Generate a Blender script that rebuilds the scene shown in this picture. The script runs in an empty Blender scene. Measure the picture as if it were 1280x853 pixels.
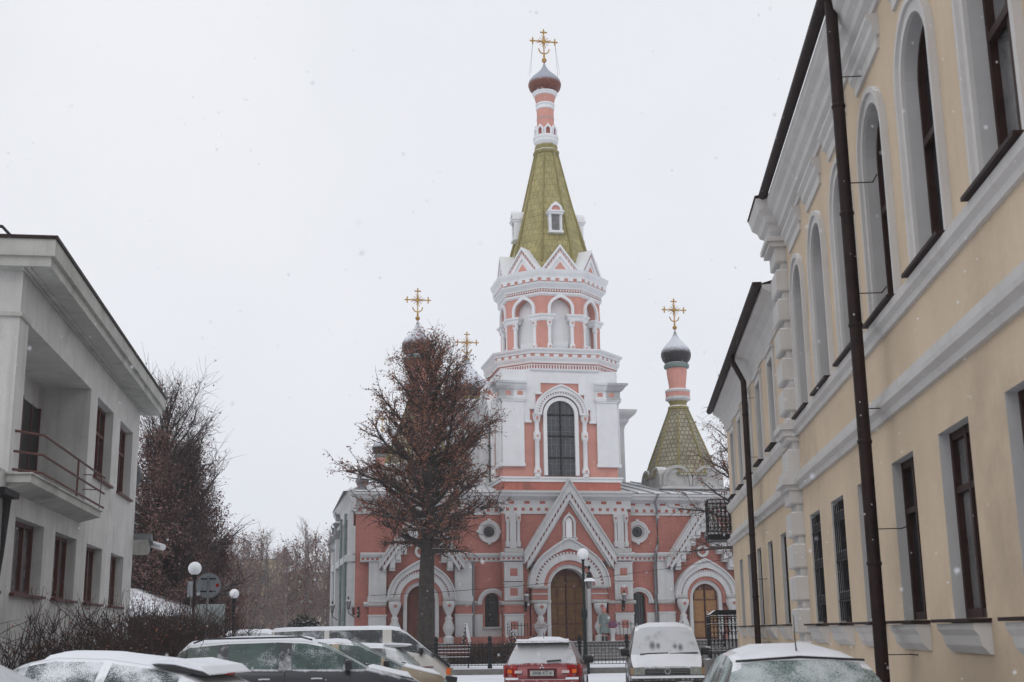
import bpy, math, random
import numpy as np
from math import sin, cos, pi, radians, sqrt, atan2
from mathutils import Vector, Matrix, noise as mnoise
scene = bpy.context.scene
COL = scene.collection

# ------------------------------------------------------------------ camera
EYE = 1.7
cam_d = bpy.data.cameras.new('camera'); cam = bpy.data.objects.new('camera', cam_d); COL.objects.link(cam)
scene.camera = cam
cam_d.sensor_width = 36.0; cam_d.lens = 43.88; cam_d.clip_end = 3000; cam_d.clip_start = 0.05
pitch, roll = radians(13.0993), radians(0.79395)
fw = Vector((0, cos(pitch), sin(pitch))); upv = Vector((0, -sin(pitch), cos(pitch))); rtv = Vector((1, 0, 0))
RT = rtv*cos(roll) - upv*sin(roll); UP = rtv*sin(roll) + upv*cos(roll)
cam.matrix_world = Matrix(((RT.x, UP.x, -fw.x, 0), (RT.y, UP.y, -fw.y, 0), (RT.z, UP.z, -fw.z, EYE), (0, 0, 0, 1)))
cam_d.dof.use_dof = True; cam_d.dof.focus_distance = 62; cam_d.dof.aperture_fstop = 3.2

# ------------------------------------------------------------------ world: overcast winter sky
SUN_EL, SUN_AZ = radians(38), radians(200)
w = bpy.data.worlds.new('World'); scene.world = w; w.use_nodes = True
nt = w.node_tree; nt.nodes.clear()
out = nt.nodes.new('ShaderNodeOutputWorld'); bg = nt.nodes.new('ShaderNodeBackground')
sky = nt.nodes.new('ShaderNodeTexSky'); sky.sky_type = 'NISHITA'; sky.sun_disc = False
sky.sun_elevation = SUN_EL; sky.sun_rotation = SUN_AZ; sky.dust_density = 6; sky.air_density = 1.0
bw = nt.nodes.new('ShaderNodeHueSaturation'); bw.inputs['Saturation'].default_value = 0.25
nt.links.new(sky.outputs[0], bw.inputs['Color'])
tc = nt.nodes.new('ShaderNodeTexCoord'); nz = nt.nodes.new('ShaderNodeTexNoise'); nz.inputs['Scale'].default_value = 2.2; nz.inputs['Detail'].default_value = 4
nt.links.new(tc.outputs['Generated'], nz.inputs['Vector'])
cr = nt.nodes.new('ShaderNodeValToRGB')
cr.color_ramp.elements[0].position = 0.25; cr.color_ramp.elements[0].color = (7.25, 7.5, 8.1, 1)
cr.color_ramp.elements[1].position = 0.75; cr.color_ramp.elements[1].color = (8.5, 8.6, 8.9, 1)
nt.links.new(nz.outputs['Fac'], cr.inputs['Fac'])
mx = nt.nodes.new('ShaderNodeMix'); mx.data_type = 'RGBA'; mx.inputs['Factor'].default_value = 0.94
nt.links.new(bw.outputs['Color'], mx.inputs['A']); nt.links.new(cr.outputs['Color'], mx.inputs['B'])
nt.links.new(mx.outputs['Result'], bg.inputs['Color']); bg.inputs['Strength'].default_value = 0.11
nt.links.new(bg.outputs[0], out.inputs[0])
sl = bpy.data.lights.new('sun', 'SUN'); sl.energy = 0.5; sl.angle = radians(40); sl.color = (1, 0.985, 0.96)
so = bpy.data.objects.new('sun', sl); COL.objects.link(so)
sd = Vector((sin(SUN_AZ)*cos(SUN_EL), cos(SUN_AZ)*cos(SUN_EL), sin(SUN_EL)))
so.rotation_euler = sd.to_track_quat('Z', 'Y').to_euler(); so.location = (0, -10, 60)
scene.view_settings.view_transform = 'Standard'; scene.view_settings.look = 'None'
scene.view_settings.exposure = 0.0; scene.view_settings.gamma = 1.0
scene.render.engine = 'CYCLES'
scene.cycles.max_bounces = 6; scene.cycles.diffuse_bounces = 3; scene.cycles.glossy_bounces = 3
scene.cycles.transparent_max_bounces = 16; scene.cycles.volume_bounces = 1
scene.cycles.use_denoising = True

# ------------------------------------------------------------------ materials
MATS = {}
def mat(name, col, rough=0.85, vary=0.12, scale=3.0, bump=0.0, bscale=40, snow=None, metal=0.0, spec=0.4, streak=0.0,
        brick=None, grime=None, fine=0.0, coat=0.0, snowcol=(0.82, 0.84, 0.88)):
    """weathered paint / plaster / metal; snow=(normal_z from, to, patchiness) lays snow on upward faces"""
    if name in MATS: return MATS[name]
    m = bpy.data.materials.new(name); m.use_nodes = True; MATS[name] = m
    nt = m.node_tree; N = nt.nodes; L = nt.links
    b = N['Principled BSDF']; b.inputs['Roughness'].default_value = rough; b.inputs['Metallic'].default_value = metal
    b.inputs['Specular IOR Level'].default_value = spec
    if coat: b.inputs['Coat Weight'].default_value = coat; b.inputs['Coat Roughness'].default_value = 0.08
    tc = N.new('ShaderNodeTexCoord')
    cur = None
    def noisefac(sc, det=5, stretch=None, rough_=0.6):
        n = N.new('ShaderNodeTexNoise'); n.inputs['Scale'].default_value = sc; n.inputs['Detail'].default_value = det
        n.inputs['Roughness'].default_value = rough_
        if stretch:
            mp = N.new('ShaderNodeMapping'); mp.inputs['Scale'].default_value = stretch
            L.new(tc.outputs['Object'], mp.inputs['Vector']); L.new(mp.outputs[0], n.inputs['Vector'])
        else: L.new(tc.outputs['Object'], n.inputs['Vector'])
        return n.outputs['Fac']
    def mixc(f, a, bb):
        k = N.new('ShaderNodeMix'); k.data_type = 'RGBA'
        if isinstance(f, float): k.inputs['Factor'].default_value = f
        else: L.new(f, k.inputs['Factor'])
        for s, v in (('A', a), ('B', bb)):
            if isinstance(v, tuple): k.inputs[s].default_value = (*v[:3], 1)
            else: L.new(v, k.inputs[s])
        return k.outputs['Result']
    def rng(f, a, b2, c=0.0, d=1.0):
        r = N.new('ShaderNodeMapRange'); L.new(f, r.inputs['Value'])
        for i, v in zip(('From Min', 'From Max', 'To Min', 'To Max'), (a, b2, c, d)): r.inputs[i].default_value = v
        return r.outputs['Result']
    dark = tuple(max(0, c*(1-vary*1.6)) for c in col); lite = tuple(min(1, c*(1+vary)) for c in col)
    cur = mixc(rng(noisefac(scale), 0.3, 0.7), dark, lite)
    if fine: cur = mixc(rng(noisefac(scale*25, 3), 0.35, 0.7, 0, fine), cur, tuple(c*0.6 for c in col))
    if grime:
        cur = mixc(rng(noisefac(scale*0.45, 8, None, 0.7), 0.55, 0.75, 0, grime[1]), cur, grime[0])
    if streak:
        cur = mixc(rng(noisefac(1.0, 6, (4.5, 4.5, 0.35), 0.65), 0.5, 0.78, 0, streak), cur, tuple(c*0.45 for c in col))
    hgt = None
    if brick:   # (kind, width, height, dark colour)
        bt = N.new('ShaderNodeTexBrick'); bt.inputs['Scale'].default_value = 1.0
        bt.inputs['Brick Width'].default_value = brick[1]; bt.inputs['Row Height'].default_value = brick[2]
        bt.inputs['Mortar Size'].default_value = brick[4] if len(brick) > 4 else 0.012; bt.inputs['Mortar Smooth'].default_value = 0.2
        bt.inputs['Color1'].default_value = (0, 0, 0, 1); bt.inputs['Color2'].default_value = (0.5, 0.5, 0.5, 1); bt.inputs['Mortar'].default_value = (1, 1, 1, 1)
        mp = N.new('ShaderNodeMapping')
        if brick[0] == 'uv': L.new(tc.outputs['UV'], bt.inputs['Vector'])
        else:
            mp.inputs['Rotation'].default_value = (radians(90), 0, 0); L.new(tc.outputs['Object'], mp.inputs['Vector']); L.new(mp.outputs[0], bt.inputs['Vector'])
        cur = mixc(rng(bt.outputs['Fac'], 0, 1, 0, 0.8), cur, brick[3])
        sep = N.new('ShaderNodeSeparateColor'); L.new(bt.outputs['Color'], sep.inputs[0])
        cur = mixc(rng(sep.outputs[0], 0, 0.5, 0, 0.18), cur, tuple(c*0.4 for c in col))
        hgt = bt.outputs['Fac']
    rough_out = None
    if snow:
        g = N.new('ShaderNodeNewGeometry'); sp = N.new('ShaderNodeSeparateXYZ'); L.new(g.outputs['Normal'], sp.inputs[0])
        n2 = noisefac(snow[3] if len(snow) > 3 else 14.0, 5)
        ad = N.new('ShaderNodeMath'); ad.operation = 'MULTIPLY_ADD'; L.new(n2, ad.inputs[0]); ad.inputs[1].default_value = snow[2]*2; ad.inputs[2].default_value = -snow[2]
        s2 = N.new('ShaderNodeMath'); s2.operation = 'ADD'; L.new(sp.outputs['Z'], s2.inputs[0]); L.new(ad.outputs[0], s2.inputs[1])
        f = rng(s2.outputs[0], snow[0], snow[1])
        cur = mixc(f, cur, snowcol)
        mr = N.new('ShaderNodeMapRange'); L.new(f, mr.inputs['Value']); mr.inputs['To Min'].default_value = rough; mr.inputs['To Max'].default_value = 0.9
        L.new(mr.outputs[0], b.inputs['Roughness'])
        if metal:
            mr = N.new('ShaderNodeMapRange'); L.new(f, mr.inputs['Value']); mr.inputs['To Min'].default_value = metal; mr.inputs['To Max'].default_value = 0
            L.new(mr.outputs[0], b.inputs['Metallic'])
    L.new(cur, b.inputs['Base Color'])
    if bump or hgt:
        bn = N.new('ShaderNodeBump'); bn.inputs['Distance'].default_value = 0.02
        if hgt: bn.inputs['Strength'].default_value = 0.5; bn.invert = True; L.new(hgt, bn.inputs['Height'])
        else: bn.inputs['Strength'].default_value = bump; L.new(noisefac(bscale, 4), bn.inputs['Height'])
        L.new(bn.outputs[0], b.inputs['Normal'])
    return m

SN = (0.62, 0.9, 0.35)
PINK = mat('shade_darkened_pink_paint', (0.42, 0.172, 0.142), 0.9, 0.10, 1.3, 0.4, 30, grime=((0.28, 0.11, 0.095), 0.6), streak=0.32, fine=0.18, brick=('obj', .26, .085, (0.35, 0.145, 0.12), .008))  # base darkened: street shade and vignette on the lower front painted into the pink
PINKT = mat('haze_lightened_tower_pink', (0.57, 0.275, 0.228), 0.9, 0.07, 1.5, 0.25, 30, grime=((0.46, 0.19, 0.15), 0.4), streak=0.18)  # same pink, lightened to imitate the haze around the tower
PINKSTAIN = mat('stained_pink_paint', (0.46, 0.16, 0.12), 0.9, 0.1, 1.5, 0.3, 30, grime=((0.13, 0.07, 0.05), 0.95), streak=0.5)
WHITE = mat('shade_darkened_white_paint', (0.49, 0.49, 0.495), 0.85, 0.05, 1.4, 0.2, 25, snow=SN, grime=((0.42, 0.41, 0.40), 0.45), streak=0.22)  # white darkened in its colour for the shaded lower front
WHITET = mat('haze_lightened_tower_white', (0.72, 0.725, 0.74), 0.85, 0.04, 1.4, 0.15, 25, snow=SN, streak=0.12)  # lighter copy of the white, with the upper church's haze put into the colour
GREYLEDGE = mat('grey_ledge', (0.40, 0.39, 0.38), 0.85, 0.12, 3, 0.2, 25, snow=SN, streak=0.4)
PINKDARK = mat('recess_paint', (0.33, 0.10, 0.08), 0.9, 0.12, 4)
OLIVE = mat('olive_roof', (0.36, 0.31, 0.135), 0.75, 0.18, 2.2, brick=('uv', 0.30, 0.42, (0.10, 0.09, 0.035)), grime=((0.21, 0.19, 0.09), 0.6), snow=(0.5, 0.95, 0.4, 5.0))
OLIVEPLAIN = mat('olive_metal', (0.24, 0.205, 0.075), 0.7, 0.14, 3, snow=(0.55, 0.9, 0.3, 6.0))
SCALE = mat('scale_roof', (0.33, 0.30, 0.215), 0.75, 0.25, 2.6, brick=('uv', 0.24, 0.26, (0.09, 0.085, 0.05), 0.03), snow=(0.45, 0.9, 0.5, 9.0))
DOMECOPPER = mat('dark_dome', (0.035, 0.032, 0.036), 0.45, 0.3, 5, brick=('uv', 0.16, 0.16, (0.015, 0.012, 0.012), 0.01), snow=(0.10, 0.55, 0.25, 7.0), metal=0.3, snowcol=(0.62, 0.64, 0.70))
DOMEBROWN = mat('copper_dome', (0.20, 0.055, 0.030), 0.5, 0.35, 8, brick=('uv', 0.2, 0.2, (0.04, 0.03, 0.03), 0.012), snow=(-0.02, 0.35, 0.3, 12.0), metal=0.25, snowcol=(0.34, 0.36, 0.42))
GOLD = mat('gilding', (0.46, 0.27, 0.085), 0.4, 0.3, 12, metal=0.8, grime=((0.2, 0.12, 0.05), 0.7))
WOOD = mat('door_wood', (0.145, 0.066, 0.020), 0.6, 0.30, 4.5, 0.5, 16, fine=0.6, streak=0.35)
WOODL = mat('light_door_wood', (0.27, 0.14, 0.055), 0.6, 0.18, 3.5, 0.3, 20, fine=0.3, streak=0.3)
WOODD = mat('dark_door_wood', (0.10, 0.030, 0.018), 0.6, 0.22, 3.5, 0.3, 20, fine=0.3)
GREENMETAL = mat('patina_metal', (0.15, 0.20, 0.19), 0.6, 0.2, 4, snow=SN)
ZINC = mat('zinc_metal', (0.20, 0.21, 0.22), 0.6, 0.2, 4, snow=SN, metal=0.3)
ROOFMET = mat('roof_metal', (0.34, 0.33, 0.32), 0.65, 0.15, 2.5, snow=(0.5, 1.25, 0.5, 4.0))
IRON = mat('black_iron', (0.012, 0.012, 0.014), 0.6, 0.25, 10, spec=0.2, snow=(0.55, 0.9, 0.4, 30.0))
IRON2 = mat('dark_green_iron', (0.014, 0.020, 0.019), 0.6, 0.25, 10, spec=0.2, snow=(0.7, 0.95, 0.3, 30.0))
YELLOW = mat('yellow_plaster', (0.585, 0.465, 0.335), 0.92, 0.09, 0.5, 0.45, 60, grime=((0.32, 0.245, 0.18), 0.8), streak=0.10, fine=0.12)
CREAM = mat('white_plaster_trim', (0.52, 0.50, 0.48), 0.9, 0.05, 1.2, 0.15, 40, snow=SN, grime=((0.38, 0.35, 0.31), 0.5), streak=0.25)
REVEAL = mat('grey_reveal_plaster', (0.42, 0.41, 0.405), 0.92, 0.06, 1.5, 0.15, 40, streak=0.12)
BROWNMET = mat('brown_metal', (0.022, 0.010, 0.009), 0.6, 0.3, 6, snow=(0.75, 1.0, 0.3, 30.0), fine=0.3, spec=0.2)
BROWNFRAME = mat('red_brown_frame', (0.085, 0.022, 0.018), 0.5, 0.2, 8, snow=(0.7, 1.0, 0.3))
DARKFRAME = mat('dark_brown_frame', (0.030, 0.012, 0.010), 0.6, 0.2, 8, spec=0.2)
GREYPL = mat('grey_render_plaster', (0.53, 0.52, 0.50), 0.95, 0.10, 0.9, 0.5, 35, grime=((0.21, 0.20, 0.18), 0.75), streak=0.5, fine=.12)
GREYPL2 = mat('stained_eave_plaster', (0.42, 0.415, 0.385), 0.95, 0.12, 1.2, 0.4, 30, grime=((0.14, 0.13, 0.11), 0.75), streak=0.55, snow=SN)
RUST = mat('rusty_rail', (0.11, 0.045, 0.035), 0.7, 0.3, 10, snow=(0.8, 1.0, 0.2, 20.0))
SNOW = mat('snow', (0.80, 0.82, 0.87), 0.9, 0.03, 1.5, 0.35, 10)
SNOWROAD = mat('road_snow', (0.76, 0.78, 0.83), 0.9, 0.06, 0.5, 0.4, 6, grime=((0.42, 0.42, 0.44), 0.5))
KERB = mat('kerb_stone', (0.16, 0.155, 0.15), 0.9, 0.15, 4, 0.3, 30, snow=(0.8, 1.0, 0.1))
BARK = mat('bark', (0.050, 0.040, 0.036), 0.95, 0.3, 6, 0.6, 20, snow=(0.75, 1.2, 0.45, 9.0))
TWIG = mat('twig_bark', (0.055, 0.037, 0.034), 0.9, 0.3, 6, snow=(0.85, 1.3, 0.5, 9.0))
TWIGB = mat('haze_lightened_twig_bark', (0.23, 0.20, 0.19), 0.9, 0.3, 6, snow=(0.85, 1.3, 0.5, 9.0))  # bark paled: haze over the far wood is put into this colour
LEAFR = mat('dead_leaf', (0.25, 0.105, 0.066), 0.8, 0.45, 1.5, snow=(0.86, 1.0, 0.3, 5.0))
LEAFP = mat('dull_red_leaf', (0.20, 0.105, 0.093), 0.8, 0.45, 1.0, snow=(0.9, 1.0, 0.2, 5.0))
LEAFO = mat('orange_leaf', (0.20, 0.075, 0.035), 0.8, 0.4, 1.0, snow=(0.9, 1.0, 0.2, 5.0))
EVERG = mat('evergreen_needles', (0.018, 0.026, 0.018), 0.8, 0.4, 3.0, snow=(0.75, 1.0, 0.3, 12.0))
HEDGEM = mat('brown_hedge_twigs', (0.052, 0.036, 0.028), 0.9, 0.4, 3.0, snow=(0.8, 1.0, 0.3, 12.0))

def glassmat(name, col, rough=0.06, cov=None, vary=0.3, curtains=False, snowcol=(0.70, 0.73, 0.77)):
    """window glass over a dark interior; cov = share of it under rime snow"""
    m = mat(name, col, rough, vary, 2.0, spec=0.35 if 'car' in name else 0.7)
    nt = m.node_tree; N = nt.nodes; L = nt.links; b = N['Principled BSDF']
    if cov is not None:
        old = b.inputs['Base Color'].links[0].from_socket
        tc = N.new('ShaderNodeTexCoord')
        n1 = N.new('ShaderNodeTexNoise'); n1.inputs['Scale'].default_value = 3.0; n1.inputs['Detail'].default_value = 3; L.new(tc.outputs['Object'], n1.inputs['Vector'])
        n2 = N.new('ShaderNodeTexNoise'); n2.inputs['Scale'].default_value = 85.0; n2.inputs['Detail'].default_value = 5; L.new(tc.outputs['Object'], n2.inputs['Vector'])
        a = N.new('ShaderNodeMath'); a.operation = 'ADD'; L.new(n1.outputs['Fac'], a.inputs[0]); L.new(n2.outputs['Fac'], a.inputs[1])
        r = N.new('ShaderNodeMapRange'); L.new(a.outputs[0], r.inputs['Value']); r.inputs['From Min'].default_value = 1.30-cov*0.62; r.inputs['From Max'].default_value = 1.55-cov*0.62
        k = N.new('ShaderNodeMix'); k.data_type = 'RGBA'; L.new(r.outputs[0], k.inputs['Factor']); L.new(old, k.inputs['A']); k.inputs['B'].default_value = (*snowcol, 1)
        L.new(k.outputs['Result'], b.inputs['Base Color'])
        r2 = N.new('ShaderNodeMapRange'); L.new(r.outputs[0], r2.inputs['Value']); r2.inputs['To Min'].default_value = rough; r2.inputs['To Max'].default_value = 0.9
        L.new(r2.outputs[0], b.inputs['Roughness'])
    return m
GLASS = glassmat('window_glass', (0.022, 0.025, 0.029), 0.12)
CHGLASS = glassmat('leaded_glass', (0.026, 0.031, 0.038), 0.2)
CURTAIN = glassmat('curtained_glass', (0.16, 0.155, 0.155), 0.2)
CARGLASS = glassmat('car_glass', (0.05, 0.085, 0.078), 0.10, 0.34)
CARGLASSH = glassmat('half_snowed_car_glass', (0.06, 0.075, 0.075), 0.15, 0.70)
CARGLASSD = glassmat('dark_car_glass', (0.045, 0.05, 0.055), 0.1, 0.45)
CARGLASSS = glassmat('snowed_car_glass', (0.16, 0.17, 0.17), 0.3, 1.05, snowcol=(0.58, 0.60, 0.63))
CARGLASSG = glassmat('rimed_car_glass', (0.10, 0.15, 0.14), 0.2, 0.62, snowcol=(0.50, 0.55, 0.56))
def paint(name, col, sn=(0.45, 0.75, 0.35, 10.0), metal=0.3):
    return mat(name, col, 0.32, 0.06, 2.0, snow=sn, metal=metal, coat=0.6, fine=0.1)
RUBBER = mat('rubber', (0.02, 0.02, 0.02), 0.8, 0.2, 8)
BLACKPL = mat('black_plastic', (0.022, 0.022, 0.024), 0.5, 0.15, 8, snow=(0.6, 0.9, 0.3, 14.0))
RIM = mat('wheel_rim', (0.35, 0.35, 0.36), 0.35, 0.1, 6, metal=0.7)
REDLAMP = mat('red_lamp', (0.32, 0.012, 0.012), 0.2, 0.15, 10)
AMBER = mat('amber_lamp', (0.75, 0.14, 0.01), 0.2, 0.1, 10)
LAMPGL = mat('headlamp_glass', (0.26, 0.28, 0.25), 0.15, 0.2, 14)
PLATE = mat('number_plate', (0.42, 0.43, 0.42), 0.5, 0.08, 10)
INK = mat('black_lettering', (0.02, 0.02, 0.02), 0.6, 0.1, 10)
CHROME = mat('chrome', (0.6, 0.6, 0.62), 0.25, 0.1, 10, metal=0.9)
GLOBE = mat('lamp_globe', (0.78, 0.79, 0.82), 0.35, 0.02, 4)
SIGNBACK = mat('sign_back', (0.25, 0.27, 0.29), 0.5, 0.08, 4, metal=0.2)

# ------------------------------------------------------------------ mesh builder
class MB:
    def __init__(s): s.v = []; s.f = []; s.uv = None
    def add(s, vs, fs):
        o = len(s.v); s.v.extend(vs); s.f.extend([tuple(i+o for i in f) for f in fs]); return s
    def box(s, x0, x1, y0, y1, z0, z1):
        if x0 > x1: x0, x1 = x1, x0
        if y0 > y1: y0, y1 = y1, y0
        if z0 > z1: z0, z1 = z1, z0
        return s.add([(x0,y0,z0),(x1,y0,z0),(x1,y1,z0),(x0,y1,z0),(x0,y0,z1),(x1,y0,z1),(x1,y1,z1),(x0,y1,z1)],
                     [(0,3,2,1),(4,5,6,7),(0,1,5,4),(1,2,6,5),(2,3,7,6),(3,0,4,7)])
    def prism(s, pts, a, b, axis='y'):
        """extrude polygon; axis y: pts=(x,z); axis x: pts=(y,z); axis z: pts=(x,y)"""
        n = len(pts)
        ar = sum(pts[i][0]*pts[(i+1) % n][1]-pts[(i+1) % n][0]*pts[i][1] for i in range(n))
        if ar < 0: pts = pts[::-1]
        mk = {'y': lambda p, t: (p[0], t, p[1]), 'x': lambda p, t: (t, p[0], p[1]), 'z': lambda p, t: (p[0], p[1], t)}[axis]
        if a > b: a, b = b, a
        vs = [mk(p, a) for p in pts] + [mk(p, b) for p in pts]
        fs = [tuple(range(n)), tuple(range(2*n-1, n-1, -1))]
        fs += [(i, i+n, (i+1) % n+n, (i+1) % n) for i in range(n)]
        if axis != 'y': fs = [f[::-1] for f in fs]
        return s.add(vs, fs)
    def loft(s, rings, cap=True, closed=True):
        """rings: lists of equal length of 3d points (ccw seen from above, going up)"""
        n = len(rings[0]); vs = [p for r in rings for p in r]; fs = []
        for k in range(len(rings)-1):
            for i in range(n if closed else n-1):
                j = (i+1) % n
                fs.append((k*n+i, k*n+j, (k+1)*n+j, (k+1)*n+i))
        if cap and closed:
            fs.append(tuple(range(n-1, -1, -1))); fs.append(tuple((len(rings)-1)*n+i for i in range(n)))
        return s.add(vs, fs)
    def lathe(s, prof, c=(0, 0), n=16, ph=0.0, cap=True):
        return s.loft([[(c[0]+r*cos(ph+2*pi*i/n), c[1]+r*sin(ph+2*pi*i/n), z) for i in range(n)] for r, z in prof], cap)
    def tube(s, pts, rad, n=6):
        pts = [Vector(p) for p in pts]; rings = []
        if not hasattr(rad, '__len__'): rad = [rad]*len(pts)
        for i, p in enumerate(pts):
            d = (pts[min(i+1, len(pts)-1)]-pts[max(i-1, 0)]).normalized()
            a = d.cross(Vector((0, 0, 1)))
            if a.length < 0.05: a = d.cross(Vector((0, 1, 0)))
            a.normalize(); b = d.cross(a)
            rings.append([tuple(p+(a*cos(2*pi*k/n)+b*sin(2*pi*k/n))*rad[i]) for k in range(n)])
        return s.loft(rings)
    def band(s, cx, cz, r0, r1, y0, y1, a0=0, a1=pi, n=24, keel=0.0, legs=0.0, kin=0.0):
        """arch ring; keel lifts the top of the outer rim, kin that of the inner; legs run straight down"""
        def pt(r, a, k):
            x = cx+r*cos(a); z = cz+r*sin(a)
            t = abs(a-pi/2)
            if k: z += k*max(0, 1-t/0.6)**1.6
            return x, z
        ang = [a0+(a1-a0)*i/n for i in range(n+1)]
        I = [pt(r0, a, kin) for a in ang]; O = [pt(r1, a, keel) for a in ang]
        if legs:
            I = [(I[0][0], cz-legs)]+I+[(I[-1][0], cz-legs)]; O = [(O[0][0], cz-legs)]+O+[(O[-1][0], cz-legs)]
        m = len(I); full = abs(a1-a0-2*pi) < 1e-6
        vs = []
        for (xi, zi), (xo, zo) in zip(I, O): vs += [(xi, y0, zi), (xo, y0, zo), (xo, y1, zo), (xi, y1, zi)]
        fs = []
        for i in range(m-1):
            a = 4*i; b = 4*(i+1)
            for k in range(4): fs.append((a+k, a+(k+1) % 4, b+(k+1) % 4, b+k))
        if not full: fs += [(0, 3, 2, 1), (4*m-4, 4*m-3, 4*m-2, 4*m-1)]
        return s.add(vs, fs)
    def disc(s, cx, cz, r, y0, y1, n=24):
        return s.prism([(cx+r*cos(2*pi*i/n), cz+r*sin(2*pi*i/n)) for i in range(n)], y0, y1)
    def archpoly(s, cx, hw, z0, zs, y0, y1, n=16, keel=0.0):
        P = [(cx-hw, z0), (cx+hw, z0)]
        for i in range(n+1):
            a = pi*i/n; t = abs(a-pi/2); P.append((cx+hw*cos(a), zs+hw*sin(a)+keel*max(0, 1-t/0.6)**1.6))
        return s.prism(P, y0, y1)
    def xf(s, M, i0=0):
        for i in range(i0, len(s.v)): s.v[i] = tuple(M @ Vector(s.v[i]))
        return s

def link(o, parent=None):
    COL.objects.link(o)
    if parent is not None: o.parent = parent
    return o
ZM = None
def put(name, mb, m, parent=None, smooth=False, uvs=None, label=None, ang=None):
    me = bpy.data.meshes.new(name); me.from_pydata([(v[0], v[1], ZM(v[2])) if ZM else tuple(v) for v in mb.v], [], mb.f)
    for mm in (m if isinstance(m, (list, tuple)) else [m]): me.materials.append(mm)
    if smooth:
        me.polygons.foreach_set('use_smooth', [True]*len(me.polygons))
        if ang is not None: me.set_sharp_from_angle(angle=radians(ang))
    if uvs == 'cyl': cyl_uv(me)
    o = bpy.data.objects.new(name, me); link(o, parent)
    if label: o['label'] = label
    return o
def put_split(name, mb, m, parent=None, **k):
    """one object per connected piece"""
    par = list(range(len(mb.v)))
    # weld by position first, quads of one reveal share corners only by place
    key = {}
    def find(a):
        while par[a] != a: par[a] = par[par[a]]; a = par[a]
        return a
    for i, v in enumerate(mb.v):
        kk = (round(v[0], 4), round(v[1], 4), round(v[2], 4))
        if kk in key: par[find(i)] = find(key[kk])
        else: key[kk] = i
    for f in mb.f:
        for a in f[1:]: par[find(a)] = find(f[0])
    grp = {}
    for f in mb.f: grp.setdefault(find(f[0]), []).append(f)
    out = []
    for g_ in grp.values():
        idx = {}; q = MB()
        for f in g_:
            for a in f:
                if a not in idx: idx[a] = len(q.v); q.v.append(mb.v[a])
            q.f.append(tuple(idx[a] for a in f))
        out.append(put(name, q, m, parent, **k))
    return out
def cyl_uv(me, c=None):
    co = np.array([v.co[:] for v in me.vertices]); cx, cy = (co[:, 0].min()+co[:, 0].max())/2, (co[:, 1].min()+co[:, 1].max())/2
    uvl = me.uv_layers.new(name='UVMap')
    for p in me.polygons:
        nn = p.normal; t = Vector((-nn.y, nn.x, 0))
        if t.length < 1e-3: t = Vector((1, 0, 0))
        t.normalize(); up = nn.cross(t)
        base = math.atan2(p.center.y-cy, p.center.x-cx)*1.0
        for li in p.loop_indices:
            v = me.vertices[me.loops[li].vertex_index].co-Vector((cx, cy, 0))
            uvl.data[li].uv = (v.dot(t)+base*3.1, v.z*1.03)
def tag(o, label, cat, group=None, kind=None):
    if label: o['label'] = label
    if cat: o['category'] = cat
    if group: o['group'] = group
    if kind: o['kind'] = kind
    return o
def thing(name, label, cat, loc=(0, 0, 0), rotz=0.0, group=None):
    o = bpy.data.objects.new(name, None); o.empty_display_size = 0.3; link(o); o.location = loc; o.rotation_euler = (0, 0, rotz)
    return tag(o, label, cat, group)
def dup_tree(o, loc=None, rotz=None, parent=None, kids=None):
    c = o.copy(); COL.objects.link(c); c.parent = parent
    if loc is not None: c.location = loc
    if rotz is not None: c.rotation_euler = (0, 0, rotz)
    for ch in list(o.children): dup_tree(ch, parent=c)
    return c

AR, AL, AC = radians(5.0175), radians(-8.4452), radians(11.697)
def ray(x, y):
    return fw + RT*((x-640)/1560.13) - UP*((y-426.5)/1560.13)
def gpt(x, dist, z=0.0):
    """ground point seen in the direction of photo column x, at horizontal depth dist"""
    d = ray(x, 789-0.0138*(x-640)); return Vector((d.x/d.y*dist, dist, z))

def wall_open(mb, rv, x0, x1, z0, z1, y, ops, depth, back=None):
    """wall face at y with openings ops=[(xc, hw, zb, zt, arched)], reveal faces into rv of given depth"""
    ops = sorted(ops); xs = x0
    def q(m, a, b, c, d): m.add([a, b, c, d], [(0, 1, 2, 3)])
    for xc, hw, zb, zt, ar in ops:
        q(mb, (xs, y, z0), (xc-hw, y, z0), (xc-hw, y, z1), (xs, y, z1))
        if zb > z0: q(mb, (xc-hw, y, z0), (xc+hw, y, z0), (xc+hw, y, zb), (xc-hw, y, zb))
        zs = zt-hw if ar else zt
        if ar:
            A = [(xc+hw*cos(pi*i/16), zs+hw*sin(pi*i/16)) for i in range(17)]
        else: A = [(xc+hw, zt), (xc-hw, zt)]
        for (xa, za), (xb, zb2) in zip(A, A[1:]):
            q(mb, (xa, y, za), (xa, y, z1), (xb, y, z1), (xb, y, zb2)) if False else q(mb, (xb, y, zb2), (xa, y, za), (xa, y, z1), (xb, y, z1))
        O = [(xc-hw, zb), (xc+hw, zb)] + A
        n = len(O)
        for i in range(n):
            (xa, za), (xb, zb2) = O[i], O[(i+1) % n]
            if abs(xa-xb)+abs(za-zb2) < 1e-6: continue
            q(rv, (xa, y, za), (xa, y+depth, za), (xb, y+depth, zb2), (xb, y, zb2))
        xs = xc+hw
    q(mb, (xs, y, z0), (x1, y, z0), (x1, y, z1), (xs, y, z1))

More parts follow.
